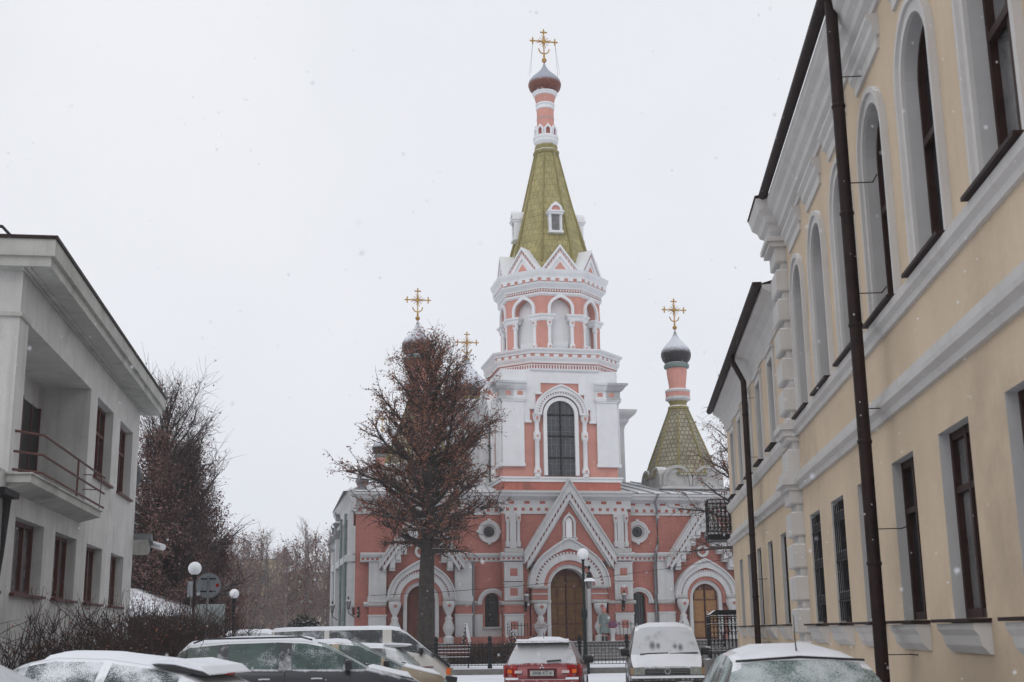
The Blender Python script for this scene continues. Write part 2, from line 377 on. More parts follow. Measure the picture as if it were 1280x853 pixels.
# ------------------------------------------------------------------ setting: ground
g = MB(); g.add([(-900, -60, 0), (900, -60, 0), (900, 1500, 0), (-900, 1500, 0)], [(0, 1, 2, 3)])
tag(put('ground', g, SNOW), None, None, kind='structure')
g = MB(); g.add([(-11, -40, .004), (6.5, -40, .004), (16, 52.2, .004), (-60, 52.2, .004), (-60, 44, .004), (-16, 44, .004)], [(0, 1, 2, 3, 4, 5)])
tag(put('road', g, SNOWROAD), None, None, kind='structure')
g = MB(); g.box(-9, 10.6, 52.4, 120, 0.0, 0.2); tag(put('church_pavement', g, SNOWROAD), None, None, kind='structure')
g = MB(); g.box(-9.2, 10.6, 52.2, 52.4, 0.0, 0.23); tag(put('kerb', g, KERB), None, None, kind='structure')
# pavement along the right-hand building
def rbase(s, w): return (w*cos(AR)+s*sin(AR), -w*sin(AR)+s*cos(AR))
g = MB(); g.prism([rbase(-10, 2.7), rbase(42, 2.4), rbase(42, 3.5), rbase(-10, 3.5)], 0.0, 0.13, 'z')
tag(put('pavement', g, SNOWROAD), None, None, kind='structure')

# ------------------------------------------------------------------ the church
CH = thing('church', 'pink and white brick church with a tall tented bell tower and small onion domes', 'church', (2.6586, 68.0, 0), AC)
def ch(name, mb, m, parent=CH, **k): return put(name, mb, m, parent, **k)
ZG = 0.2; ZP = 1.15      # pavement, portal floor
# main walls
mb = MB(); rv = MB()
holes = []
for s in (-1, 1):
    holes.append((s*4.03+0.04, .38, 1.95, 3.68, True))
wall_open(mb, rv, -11.2, 11.2, ZG, 5.3, 0, sorted(holes), .3)
# portals are dark recesses behind the arches; upper wall with the two rose windows
mb.add([(-11.2, 0, 5.3), (11.2, 0, 5.3), (11.2, 0, 7.95), (-11.2, 0, 7.95)], [(0, 1, 2, 3)])
mb.box(-11.2, -11.18, 0.0, 12, ZG, 7.95); mb.box(11.18, 11.2, 0.0, 12, ZG, 7.95); mb.box(-11.2, 11.2, 11.9, 12, ZG, 7.95); mb.box(-8.4, 8.4, 12, 30, ZG, 9.0)
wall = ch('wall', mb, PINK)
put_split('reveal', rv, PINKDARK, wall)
# white side wall (long flank) with pilasters, windows and cornice
side = MB()
side.box(-11.32, -11.2, .0, 12, 1.45, 2.62); side.box(-11.32, -11.2, 0, 12, 3.25, 5.3); side.box(-11.32, -11.2, 0, 12, 5.75, 7.2)
for v in (0.05, 4.6, 9.4):
    side.box(-11.55, -11.32, v, v+1.1, ZG, 7.9)
side.box(-11.7, -11.2, -.05, 12, 5.35, 5.7); side.box(-11.5, -11.2, -.05, 12, 3.02, 3.25)
for i in range(23):
    side.box(-11.62, -11.55, .2+i*.5, .42+i*.5, 7.55, 7.75)
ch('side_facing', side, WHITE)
sc = MB(); sc.prism([(-11.2, 7.9), (-11.4, 8.0), (-11.45, 8.45), (-11.62, 8.75), (-11.66, 9.02), (-11.2, 9.1)], -.3, 12.2, 'y')
# prism along y uses (x,z)
ch('side_cornice', sc, WHITE)
for v in (2.4, 7.0):
    wmb = MB(); wmb.box(-11.345, -11.325, v, v+1.1, 3.4, 7.0); wo = ch('side_window', wmb, CHGLASS)
    fm = MB(); fm.box(-11.42, -11.345, v-.12, v, 3.3, 7.1); fm.box(-11.42, -11.345, v+1.1, v+1.22, 3.3, 7.1); fm.box(-11.46, -11.345, v-.15, v+1.25, 7.1, 7.25); fm.box(-11.46, -11.345, v-.15, v+1.25, 3.15, 3.3)
    ch('frame', fm, WHITE, wo)
for v, zt in ((0.9, 7.9), (4.3, 7.9), (9.2, 7.9)):
    dp = MB(); dp.tube([(-11.66, v, zt), (-11.66, v, 0.3)], .075, 8); ch('drainpipe', dp, GREENMETAL)
for u, v, zz in ((-10.85, .55, 8.75), (-11.5, 8.6, 7.1), (-11.5, 12.2, 6.6)):
    pm = MB(); pm.lathe([(.60, zz), (.5, zz+.18), (.34, zz+.45), (.32, zz+.6), (.45, zz+.85), (.46, zz+.95), (.27, zz+1.05), (.25, zz+1.35), (.33, zz+1.42), (.33, zz+1.47)], (u, v), 4, pi/4)
    for a, b in ((-1, -1), (1, -1), (1, 1), (-1, 1)): pm.box(u+a*.22-.03, u+a*.22+.03, v+b*.22-.03, v+b*.22+.03, zz+1.47, zz+1.6)
    ch('pinnacle', pm, ZINC)
    if u < -11.3: 
        pm = MB(); pm.box(u-.2, u+.6, v-.4, v+.4, ZG, zz); ch('side_porch_pier', pm, WHITE)

# plinth
mb = MB()
mb.box(-11.4, -8.6, -.45, 0, ZG, 1.45); mb.box(-6.9, -1.25, -.45, 0, ZG, 1.45); mb.box(1.3, 6.95, -.45, 0, ZG, 1.45); mb.box(8.6, 11.4, -.45, 0, ZG, 1.45)
mb.box(-3.5, -1.3, -.82, -.45, ZG, 1.45); mb.box(1.3, 3.62, -.82, -.45, ZG, 1.45)
ch('plinth', mb, PINK)
# main frieze and cornice
def cornice_seg(x0, x1, v, ztop, endl=True, endr=True, name='cornice', zf=7.92, m=WHITE, mp=PINKDARK, sq=True):
    c = MB()
    c.box(x0, x1, v, v+.4, zf, ztop-.95)
    c.box(x0-.04*endl, x1+.04*endr, v-.06, v+.4, zf-.12, zf)
    c.prism([(v+.4, ztop-.95), (v, ztop-.95), (v, ztop-.5), (v-.12, ztop-.42), (v-.3, ztop-.32), (v-.34, ztop-.2), (v-.42, ztop-.14), (v-.42, ztop-.02), (v+.4, ztop+.02)], x0-.25*endl, x1+.25*endr, 'x')
    o = ch(name, c, m)
    if sq:
        d = MB(); n = max(2, int((x1-x0)/.42)); st = (x1-x0)/n
        for i in range(n):
            xc = x0+st*(i+.5)
            d.box(xc-.085, xc+.085, v-.006, v+.05, zf+.05, zf+.21)
        n = max(1, int((x1-x0)/.8)); st = (x1-x0)/n
        for i in range(n):
            xc = x0+st*(i+.5); d.box(xc-.15, xc+.15, v-.006, v+.05, zf+.42, zf+.57)
        ch('frieze_squares', d, mp, o)
    return o
cornice_seg(-11.2, -3.5, 0, 8.95, True, False); cornice_seg(3.5, 11.2, 0, 8.95, False, True)
cornice_seg(-3.42, 3.38, -.6, 9.04)
# tower bay wall, lower part
mb = MB(); mb.box(-3.5, -2.1, -.6, 0, 1.45, 5.3); mb.box(2.2, 3.6, -.6, 0, 1.45, 5.3); mb.box(-3.5, 3.6, -.6, 0, 5.3, 7.9)
ch('tower_bay_wall', mb, PINK)
# string course with teeth
def string(x0, x1, v, z0=5.31, h=.44, teeth=True):
    c = MB(); c.prism([(v+.3, z0), (v, z0), (v-.05, z0+.06), (v-.05, z0+.2), (v-.14, z0+.26), (v-.2, z0+.36), (v-.2, z0+h), (v+.3, z0+h+.05)], x0, x1, 'x')
    o = ch('string_course', c, WHITE)
    d = MB(); n = max(1, int((x1-x0)/.24)); st = (x1-x0)/n
    for i in range(n): d.box(x0+st*(i+.25), x0+st*(i+.75), v-.056, v, z0+.09, z0+.2)
    ch('dentils', d, PINKDARK, o)
string(-10.95, -9.72, -.35); string(-5.83, -3.5, -.0); string(-3.6, -2.28, -.68); string(2.35, 3.7, -.68); string(3.6, 5.1, 0); string(5.1, 5.85, -.35); string(9.75, 11.0, -.35)
string(-5.95, -5.1, -.34)
# ledge at z 3.05-3.25
mb = MB()
for a, b, v in ((-10.75, -9.6, -.4), (-6.05, -5.1, -.4), (-5.1, -4.62, -.08), (-3.62, -3.5, -.08), (-3.6, -2.1, -.72), (2.2, 3.7, -.72), (3.6, 3.65, -.08), (4.6, 5.1, -.08), (5.05, 6.0, -.4), (9.65, 10.8, -.4)):
    mb.prism([(0, 3.05), (v+.06, 3.05), (v, 3.12), (v, 3.22), (0, 3.28)], a, b, 'x')
put_split('ledge', mb, GREYLEDGE, CH)
# white pilasters of the side bays
for c0 in (-10.05, -5.55, 5.55, 10.15):
    p = MB(); p.box(c0-.45, c0+.45, -.3, 0, 3.25, 5.31); p.box(c0-.5, c0+.5, -.36, 0, 3.25, 3.55); p.box(c0-.45, c0+.45, -.34, 0, 1.45, 2.6)
    p.box(c0-.49, c0+.49, -.38, 0, 2.55, 2.63)
    ch('pilaster', p, WHITE)
    p = MB(); p.box(c0-.44, c0+.44, -.3, 0, 2.63, 3.05); ch('pilaster_band', p, PINK)
# lower white dado between pilasters
p = MB()
for a, b in ((-5.1, -4.5), (-3.56, -3.5), (3.6, 3.65), (4.5, 5.1)): p.box(a, b, -.06, 0, 1.45, 2.6)
for a, b in ((-4.5, -3.56), (3.65, 4.5)): p.box(a, b, -.06, 0, 1.45, 1.86)
put_split('dado', p, WHITE, CH)
# panel blocks beside the portal
for c0 in (-2.94, 3.06):
    for z0, z1 in ((4.27, 5.26), (3.28, 4.22), (1.47, 2.6)):
        b = MB(); hw = .5; b.box(c0-hw, c0+hw, -.72, -.6, z0, z1); b.box(c0-hw-.04, c0+hw+.04, -.76, -.6, z1-.07, z1)
        zc = (z0+z1)/2-.03
        for q0 in ((-.32, -.26, -.34, .34), (.26, .32, -.34, .34)): b.box(c0+q0[0], c0+q0[1], -.75, -.72, zc+q0[2], zc+q0[3])
        b.box(c0-.26, c0+.26, -.75, -.72, zc+.28, zc+.34); b.box(c0-.26, c0+.26, -.75, -.72, zc-.34, zc-.28)
        bo = ch('panel_block', b, WHITE)
        b = MB(); b.box(c0-.2, c0+.2, -.726, -.7, zc-.2, zc+.2); ch('panel', b, PINK, bo)
    b = MB(); b.box(c0-.5, c0+.5, -.66, -.6, 2.63, 3.05); ch('block_band', b, PINK)
# upper tower bay pilasters (white panel between two half columns)
for c0 in (-2.94, 3.0):
    p = MB(); p.box(c0-.18, c0+.18, -.66, -.6, 5.95, 7.8); po = ch('upper_pilaster', p, WHITE)
    for dx in (-.3, .3):
        k = MB(); k.lathe([(.1, 6.05), (.13, 6.1), (.13, 6.3), (.08, 6.36), (.08, 7.35), (.12, 7.42), (.14, 7.75), (.14, 7.8)], (c0+dx, -.68), 8); ch('half_column', k, WHITE, po, smooth=True, ang=40)
        k = MB(); k.box(c0+dx-.045, c0+dx+.045, -.83, -.8, 7.52, 7.62); ch('inlay', k, PINKDARK, po)
    k = MB(); k.box(c0-.5, c0+.5, -.9, -.6, 5.76, 5.98); ch('mossy_ledge', k, GREYLEDGE, po)
# rose windows
for s in (-1, 1):
    c0 = s*4.12; r = MB(); r.band(c0, 6.9, .40, .56, -.12, 0, 0, 2*pi, 32); r.band(c0, 6.9, .52, .60, -.16, 0, 0, 2*pi, 32)
    for a in range(4):
        ca, sa = cos(a*pi/2), sin(a*pi/2); r.box(c0+ca*.6-.08, c0+ca*.6+.08, -.18, 0, 6.9+sa*.6-.08, 6.9+sa*.6+.08)
    ro = ch('rose_window', r, WHITE)
    d = MB(); d.disc(c0, 6.9, .40, -.03, .0); ch('reveal', d, GREYLEDGE, ro)
    d = MB(); d.disc(c0, 6.9, .29, -.045, -.02); ch('pane', d, CHGLASS if s > 0 else CHGLASS, ro)
    d = MB()
    for a in range(4):
        for t in (-1, 1): pass
        i0 = len(d.v); d.box(-.29, .29, -.06, -.045, -.012, .012); d.xf(Matrix.Translation((c0, 0, 6.9)) @ Matrix.Rotation(a*pi/4, 4, 'Y'), i0)
    ch('tracery', d, IRON, ro)
# small arched windows
for s in (-1, 1):
    c0 = s*4.03+.04
    a = MB(); a.band(c0, 3.15, .56, .74, -.14, 0, n=20, legs=.05); a.band(c0, 3.15, .68, .78, -.2, 0, n=20, legs=.05)
    wo = ch('arched_window', a, WHITE)
    a = MB(); a.archpoly(c0, .38, 1.95, 3.30, .2, .26); ch('pane', a, CHGLASS, wo)
    a = MB()
    for i in range(-2, 3): a.box(c0+i*.14-.01, c0+i*.14+.01, .16, .19, 1.95, 3.6)
    for i in range(9): a.box(c0-.36, c0+.36, .15, .18, 2.1+i*.17, 2.12+i*.17)
    ch('grille', a, IRON, wo)
    a = MB(); a.box(c0-.52, c0+.52, -.16, .02, 1.84, 1.95); ch('sill', a, GREYLEDGE, wo)
# stepped door steps
for k in range(7):
    pass
# ---- portals
def chevron(cx, za, v0, v1, z_apex, hw, slope, thick, vert=True):
    """roof-shaped band: outer apex z_apex, half-width hw, vertical thickness thick"""
    zo = z_apex-hw*slope
    return [(cx-hw, zo), (cx, z_apex), (cx+hw, zo), (cx+hw, zo-thick), (cx, z_apex-thick), (cx-hw, zo-thick)]
def chev(mb, cx, za, hw, slope, thick, v0, v1):
    zo = za-hw*slope
    mb.prism([(cx-hw, zo-thick), (cx, za-thick), (cx, za), (cx-hw, zo)], v0, v1)
    mb.prism([(cx, za-thick), (cx+hw, zo-thick), (cx+hw, zo), (cx, za)], v0, v1)
def portal(cx, hw, ztop, floor, K, main):
    """K: dict of radii (door, white, pink, white2, teeth, outer), v offsets"""
    zs = ztop-hw; v = K['v']
    wood = K['wood']
    o = ch('portal', MB().band(cx, zs, hw, K['r'][0], v, 0.0, n=28, legs=zs-floor), WHITE)
    ch('pink_order', MB().band(cx, zs, K['r'][0]+.002, K['r'][1], v-.12, 0, n=28, legs=K['ped']+.001), PINK, o)
    ch('inner_arch', MB().band(cx, zs+.002, K['r'][1]+.003, K['r'][2], v-.2, 0, n=28, legs=.0), WHITE, o)
    t = MB(); n = K['teeth']
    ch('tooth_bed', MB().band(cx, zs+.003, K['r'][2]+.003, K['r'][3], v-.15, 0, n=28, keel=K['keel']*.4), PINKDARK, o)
    for i in range(n):
        a0 = pi*(i+.22)/n; a1 = pi*(i+.78)/n
        t.band(cx, zs+.003, K['r'][2], K['r'][3]-.02, v-.22, v-.15, a0, a1, 2)
    ch('teeth', t, WHITE, o)
    ch('outer_arch', MB().band(cx, zs+.004, K['r'][3]+.003, K['r'][4], v-.24, 0, n=36, keel=K['keel'], kin=K['keel']*.4), WHITE, o)
    ch('arch_hood', MB().band(cx, zs+.006, K['r'][4]+.003, K['r'][4]+.07, v-.34, 0, n=36, keel=K['keel']+.05, kin=K['keel']), WHITE, o)
    # door
    d = MB(); d.archpoly(cx, hw, floor, zs, -.08, -.04); do = ch('door', d, WOODD)
    pn = MB()
    for s in (-1, 1):
        for za, zb in K['panels']:
            x0, x1 = cx+s*.06, cx+s*(hw-.08)
            if zb > zs+.1:
                x1 = cx+s*min(hw-.08, sqrt(max(.05, hw*hw-(zb-zs)**2))-.05)
            if main and zb <= zs+.1:
                xm = (x0+x1)/2
                pn.box(x0, xm-.03*s, -.11, -.08, za, zb); pn.box(xm+.03*s, x1, -.11, -.08, za, zb)
                pn.box(x0+.07*s, xm-.1*s, -.13, -.11, za+.08, zb-.08); pn.box(xm+.1*s, x1-.07*s, -.13, -.11, za+.08, zb-.08)
            else:
                pn.box(x0, x1, -.11, -.08, za, zb); pn.box(x0+.08*s, x1-.08*s, -.13, -.11, za+.08, zb-.08)
    ch('door_panels', pn, wood, do)
    ch('door_gap', MB().box(cx-.012, cx+.012, -.118, -.08, floor, ztop-.03), IRON, do)
    return o
portal(0.0, 1.0, 4.93, ZP, dict(v=-.85, r=(1.20, 1.40, 1.73, 1.86, 2.14), teeth=30, keel=.36, wood=WOOD, ped=.75,
       panels=((ZP+.15, 2.0), (2.1, 3.05), (3.15, 3.95), (4.02, 4.55))), True)
for s in (-1, 1):
    cx = s*7.78
    portal(cx, .74, 4.1, ZP, dict(v=-.3, r=(.93, 1.12, 1.38, 1.48, 1.72), teeth=34, keel=.24, wood=WOODL if s > 0 else WOODD, ped=.3,
           panels=((ZP+.12, 2.0), (2.1, 3.2), (3.28, 3.75))), False)
    # piers
    for t in (-1, 1):
        x0 = cx+t*1.45
        ch('impost', MB().prism([(0, 3.3), (-.52, 3.3), (-.58, 3.4), (-.58, 3.5), (0, 3.52)], x0-.34, x0+.3 if t > 0 else x0+.34, 'x'), GREYLEDGE)
        b = MB(); b.lathe([(.30, 3.28), (.33, 3.18), (.31, 3.0), (.2, 2.72), (.12, 2.58), (.13, 2.5), (.2, 2.42), (.17, 2.3), (.3, 1.98), (.3, 1.85), (.16, 1.55), (.16, 1.5), (.27, 1.46), (.27, 1.36), (.27, .2)], (x0-t*.05, -.55), 14)
        bo = ch('baluster_column', b, WHITE, smooth=True, ang=50)
        i = MB(); i.box(x0-t*.05-.035, x0-t*.05+.035, -.89, -.8, 2.96, 3.14); i.box(x0-t*.05-.1, x0-t*.05+.1, -.89, -.8, 3.02, 3.08); ch('cross_inlay', i, PINK, bo)
    # gable: two raking mouldings with teeth, stepped corbels inside, ring
    G = MB(); A = 8.42; sl = (A-5.55)/2.02
    chev(G, cx, A, 2.22, sl, .34, -.62, 0); chev(G, cx, A+.08, 2.24, sl, .08, -.72, 0)
    go = ch('gable', G, WHITE)
    D = MB(); chev(D, cx, A-.341, 2.12, sl, .17, -.5, 0); ch('tooth_bed', D, PINKDARK, go)
    T = MB()
    n = 13
    for t in (-1, 1):
        for i in range(n):
            f = (i+.3)/n; g2 = (i+.72)/n
            xa, xb = cx+t*2.1*f, cx+t*2.1*g2
            T.prism([(xa, A-.35-abs(xa-cx)*sl-.17), (xb, A-.35-abs(xb-cx)*sl-.17), (xb, A-.34-abs(xb-cx)*sl), (xa, A-.34-abs(xa-cx)*sl)], -.56, -.5)
    ch('teeth', T, WHITE, go)
    I = MB(); chev(I, cx, A-.52, 2.0, sl, .26, -.58, 0); ch('inner_moulding', I, WHITE, go)
    S = MB()
    for i in range(6):
        xo = .17+i*.30
        ztop_ = A-.78-xo*sl
        for t in (-1, 1):
            if i == 0 and t == 1: continue
            xa, xb = (cx-.17, cx+.17) if i == 0 else (cx+t*(xo-.30+.0), cx+t*xo)
            hi = A-.78-(0 if i == 0 else (xo-.30)*sl)
            S.box(xa, xb, -.40, 0, ztop_-.42 if i else hi-.75, hi+.02)
            S.box(min(xa, xb)+.02, max(xa, xb)-.02, -.5, -.40, ztop_-.28 if i else hi-.45, hi+.02)
    ch('stepped_corbels', S, WHITE, go)
    R = MB(); R.band(cx, 5.86, .2, .33, -.2, 0, 0, 2*pi, 28); ch('ring_ornament', R, GREYLEDGE if 0 else WHITE, go)
    ch('ring_field', MB().disc(cx, 5.86, .2, -.05, -.01), PINK, go)
# main portal piers and gable
for t in (-1, 1):
    x0 = t*1.62+.02
    P_ = MB(); P_.box(x0-.42, x0+.42, -.98, -.6, 3.3, 3.88); po = ch('portal_pier', P_, PINK)
    k = MB(); k.prism([(-.6, 3.86), (-1.08, 3.86), (-1.16, 3.94), (-1.16, 4.0), (-.6, 4.02)], x0-.46, x0+.46, 'x'); k.box(x0-.44, x0+.44, -1.03, -.6, 3.56, 3.63); k.prism([(-.6, 3.12), (-1.1, 3.12), (-1.16, 3.2), (-1.16, 3.27), (-.6, 3.3)], x0-.46, x0+.46, 'x')
    ch('impost', k, GREYLEDGE, po)
    b = MB(); b.lathe([(.33, 3.1), (.36, 3.05), (.33, 2.85), (.24, 2.62), (.12, 2.5), (.14, 2.42), (.19, 2.36), (.17, 2.25), (.33, 1.95), (.33, 1.82), (.17, 1.52), (.17, 1.46), (.3, 1.42), (.3, ZG)], (x0, -1.0), 16)
    bo = ch('baluster_column', b, WHITE, smooth=True, ang=50)
    i = MB(); i.box(x0-.04, x0+.04, -1.36, -1.27, 2.82, 3.04); i.box(x0-.11, x0+.11, -1.36, -1.27, 2.89, 2.97); ch('cross_inlay', i, PINK, bo)
    b = MB(); b.box(x0-.42, x0+.42, -.7, -.6, 1.45, 3.12); ch('pier_base', b, PINK, po)
A = 9.55; sl = (A-5.75)/2.45; cx = .1
G = MB(); chev(G, cx, A, 2.5, sl, .52, -1.05, -.3); chev(G, cx, A+.1, 2.52, sl, .1, -1.16, -.3); go = ch('main_gable', G, WHITE)
D = MB(); chev(D, cx, A-.521, 2.42, sl, .19, -.92, -.3); ch('tooth_bed', D, PINKDARK, go)
T = MB(); n = 15
for t in (-1, 1):
    for i in range(n):
        xa, xb = cx+t*2.4*(i+.3)/n, cx+t*2.4*(i+.72)/n
        T.prism([(xa, A-.71-abs(xa-cx)*sl), (xb, A-.71-abs(xb-cx)*sl), (xb, A-.52-abs(xb-cx)*sl), (xa, A-.52-abs(xa-cx)*sl)], -.99, -.92)
ch('teeth', T, WHITE, go)
I = MB(); chev(I, cx, A-.71, 2.35, sl, .30, -1.0, -.3); chev(I, cx, A-1.011, 2.2, sl, .16, -.86, -.3); ch('inner_moulding', I, WHITE, go)
F = MB(); F.prism([(cx-2.3, 5.3), (cx+2.3, 5.3), (cx+2.3, 5.5), (cx, A-1.0), (cx-2.3, 5.5)], -.72, -.6); ch('gable_field', F, PINK, go)
# icon niche in the gable
Nn = MB(); Nn.band(cx, 7.42, .2, .32, -.86, -.72, n=16, keel=.14, kin=.08)
for t in (-1, 1): Nn.lathe([(.1, 6.55), (.07, 6.62), (.07, 7.3), (.11, 7.42)], (cx+t*.3, -.8), 8)
Nn.box(cx-.42, cx+.42, -.95, -.72, 6.42, 6.52); Nn.box(cx-.36, cx-.2, -.9, -.72, 6.3, 6.42); Nn.box(cx+.2, cx+.36, -.9, -.72, 6.3, 6.42)
no = ch('niche', Nn, WHITE, go); ch('niche_back', MB().archpoly(cx, .17, 6.55, 7.4, -.75, -.72, keel=.06), GLOBE if 0 else WHITET, go)
# drainpipes on the front
for u, v in ((-5.02, -.12), (4.98, -.12)):
    d = MB()
    if u > 0: d.tube([(u+.25, -.55, 8.9), (u+.05, -.5, 8.5), (u+.25, -.2, 8.1), (u+.25, -.14, 7.6), (u+.25, -.14, 6.2), (u+.05, -.35, 5.85), (u, -.35, 5.3), (u, -.2, 5.1), (u, -.2, .4)], .07, 8)
    else: d.tube([(u, -.2, 5.3), (u, -.2, .4)], .07, 8)
    ch('drainpipe', d, ZINC, smooth=True, ang=60)
# aisle roof
R = MB(); R.add([(-11.9, -.35, 8.97), (11.9, -.35, 8.97), (9.5, 6, 10.35), (-9.5, 6, 10.35), (9.5, 9.5, 10.35), (-9.5, 9.5, 10.35), (11.7, 12.2, 9.0), (-11.7, 12.2, 9.0)],
               [(0, 1, 2, 3), (1, 6, 4, 2), (0, 3, 5, 7), (3, 2, 4, 5), (5, 4, 6, 7)])
ro = ch('roof', R, ROOFMET)
S = MB()
for i in range(26):
    x = -11.5+i*.92; S.tube([(x, -.36, 9.0), (x*.82, 5.95, 10.38)], .03, 4)
ch('roof_seams', S, ZINC, ro)

# ------------------------------------------------------------------ bell tower (its axis)
TU, TV = -.2, 2.7
ZM = lambda z: 1.7+(z-1.7)*.9825 if z > 9.5 else z
def tpart(name, mb, m, parent=CH, **k): return put(name, mb, m, parent, **k)
tw = MB(); tw.box(TU-3.3, TU+3.3, TV-3.3, TV+3.3, 9.0, 9.66)
tower = put('tower_base', tw, PINKSTAIN, CH)
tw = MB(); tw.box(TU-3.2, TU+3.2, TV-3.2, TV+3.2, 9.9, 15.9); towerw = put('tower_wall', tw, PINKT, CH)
tw = MB(); tw.box(TU-3.36, TU+3.36, TV-3.36, TV+3.36, 9.66, 9.9); tw.box(TU-3.42, TU+3.42, TV-3.42, TV+3.42, 9.84, 9.93); put('belt', tw, WHITET, tower)
def fourfaces(fn, faces=(0, 1, 2, 3)):
    for k in faces:
        mk = Matrix.Translation((TU, TV, 0)) @ Matrix.Rotation(k*pi/2, 4, 'Z'); fn(mk)
def face_white(mk):
    # in face coordinates: x across, y=-3.2 is the wall face
    m_ = MB()
    for s in (-1, 1):
        m_.prism([(s*3.21, 10.66), (s*2.08, 10.66), (s*2.08, 13.0), (s*1.7, 13.0), (s*1.7, 13.75), (s*1.38, 13.75), (s*1.38, 14.6), (s*1.08, 14.6), (s*1.08, 15.6), (s*.78, 15.6), (s*.78, 15.45), (s*.5, 15.45), (s*.5, 15.6), (s*.26, 15.6), (s*.26, 15.45), (0, 15.45), (0, 15.92), (s*3.21, 15.92)], -3.29, -3.2)
        m_.box(s*2.04, s*3.24, -3.36, -3.29, 10.66, 14.15); m_.box(s*2.0, s*3.28, -3.4, -3.2, 10.5, 10.68)
    for s in (-1, 1):
        for xa, xb, z in ((1.62, 2.02, 13.0), (1.34, 1.72, 13.75), (1.02, 1.4, 14.6)):
            m_.box(s*xa, s*xb, -3.35, -3.2, z-.06, z+.06)
    m_.xf(mk); put('white_facing', m_, WHITET, towerw)
    c = MB()
    for s in (-1, 1):
        x0, x1 = sorted((s*2.0, s*3.3))
        c.box(x0, x1, -3.42, -3.2, 14.12, 14.2)
        i0 = len(c.v)
        for dz, e in ((14.2, .10), (14.32, .14), (14.42, .1), (14.75, .1), (14.82, .2), (14.95, .3), (15.1, .42), (15.22, .46)): pass
        rings = []
        for z, e in ((14.2, .14), (14.36, .16), (14.4, .1), (14.74, .1), (14.8, .2), (14.92, .3), (15.02, .34), (15.08, .46), (15.2, .48), (15.26, .0)):
            rings.append([(x0-e if s < 0 else x0-.06*(e > .1), -3.3-e, z), (x1+e if s > 0 else x1+.06*(e > .1), -3.3-e, z), (x1+e if s > 0 else x1+.06*(e > .1), -2.6, z), (x0-e if s < 0 else x0-.06*(e > .1), -2.6, z)])
        c.loft(rings)
    c.xf(mk); co = put_split('pilaster_capital', c, WHITET, towerw)[0]
    d = MB()
    for s in (-1, 1):
        for x in (2.25, 2.9): d.box(s*(x-.15), s*(x+.15), -3.41, -3.36, 14.46, 14.68)
    d.xf(mk); put('capital_squares', d, PINKT, towerw)
fourfaces(face_white)
def face_window(mk):
    r0 = .78; zs = 13.4
    o_ = MB(); o_.band(0, zs, r0, .98, -3.42, -3.2, n=28, legs=zs-10.02)
    wo = put('tower_window', o_.xf(mk), WHITET, CH)
    put('pane', MB().archpoly(0, r0, 9.99, zs, -3.24, -3.215).xf(mk), CHGLASS, wo)
    b = MB(); b.box(-.035, .035, -3.30, -3.24, 9.99, zs+.75)
    for z in (11.0, 12.2, 13.4): b.box(-.76, .76, -3.31, -3.24, z-.035, z+.035)
    put('glazing_bars', b.xf(mk), IRON, wo)
    b = MB()
    for x in (-.52, -.26, .26, .52): b.box(x-.01, x+.01, -3.27, -3.24, 9.99, zs+sqrt(r0*r0-x*x)-.03)
    for i in range(9): b.box(-.76, .76, -3.272, -3.24, 10.3+i*.36-.008, 10.3+i*.36+.008)
    put('lead_bars', b.xf(mk), ZINC, wo)
    a = MB(); a.band(0, zs, 1.06, 1.19, -3.5, -3.2, n=30, keel=.0); a.band(0, zs+.002, 1.273, 1.42, -3.56, -3.2, n=36, keel=.16); a.band(0, zs+.004, 1.42, 1.50, -3.64, -3.2, n=36, keel=.18, kin=.16)
    ao = put('window_arch', a.xf(mk), WHITET, CH)
    put('tooth_bed', MB().band(0, zs+.001, 1.191, 1.272, -3.46, -3.2, n=30, keel=.05).xf(mk), PINKT, ao)
    t = MB(); n = 26
    for i in range(n): t.band(0, zs+.001, 1.18, 1.27, -3.54, -3.46, pi*(i+.25)/n, pi*(i+.75)/n, 2)
    put('teeth', t.xf(mk), WHITET, ao)
    for s in (-1, 1):
        c = MB(); c.lathe([(.17, 9.93), (.17, 10.1), (.22, 10.14), (.2, 10.3), (.13, 10.5), (.13, 11.9), (.17, 11.95), (.2, 12.02), (.2, 12.35), (.17, 12.42), (.13, 12.48), (.13, 12.95), (.2, 13.05), (.23, 13.35), (.23, 13.4)], (s*1.34, -3.34), 10)
        c.box(s*1.08, s*1.55, -3.6, -3.2, 13.35, 13.42)
        co = put('window_column', c.xf(mk), WHITET, CH, smooth=True, ang=40)
        i = MB(); i.box(s*1.34-.06, s*1.34+.06, -3.58, -3.55, 13.08, 13.26); i.box(s*1.34-.05, s*1.34+.05, -3.56, -3.53, 12.13, 12.23); i.box(s*1.34-.06, s*1.34+.06, -3.57, -3.54, 10.16, 10.28)
        put('inlay', i.xf(mk), PINKT, co)
fourfaces(face_window, (0, 1, 3))
TU = .1
ZT = [(15.2, .24), (16, .3), (17.4, .42), (20, .5), (22.2, .62), (24, .62)]
def _zu(z):
    for (a, b), (c, d) in zip(ZT, ZT[1:]):
        if z <= c: return z-(b+(d-b)*max(0, z-a)/(c-a))
    return z-.62
ZM = _zu
def cham(a, c, z, cx=TU, cy=TV):
    return [(cx+x, cy+y, z) for x, y in ((-c, -a), (c, -a), (a, -c), (a, c), (c, a), (-c, a), (-a, c), (-a, -c))]
def ringloft(name, prof, m, parent, ratio, **k):
    return put(name, MB().loft([cham(a, a*ratio, z) for a, z in prof]), m, parent, **k)
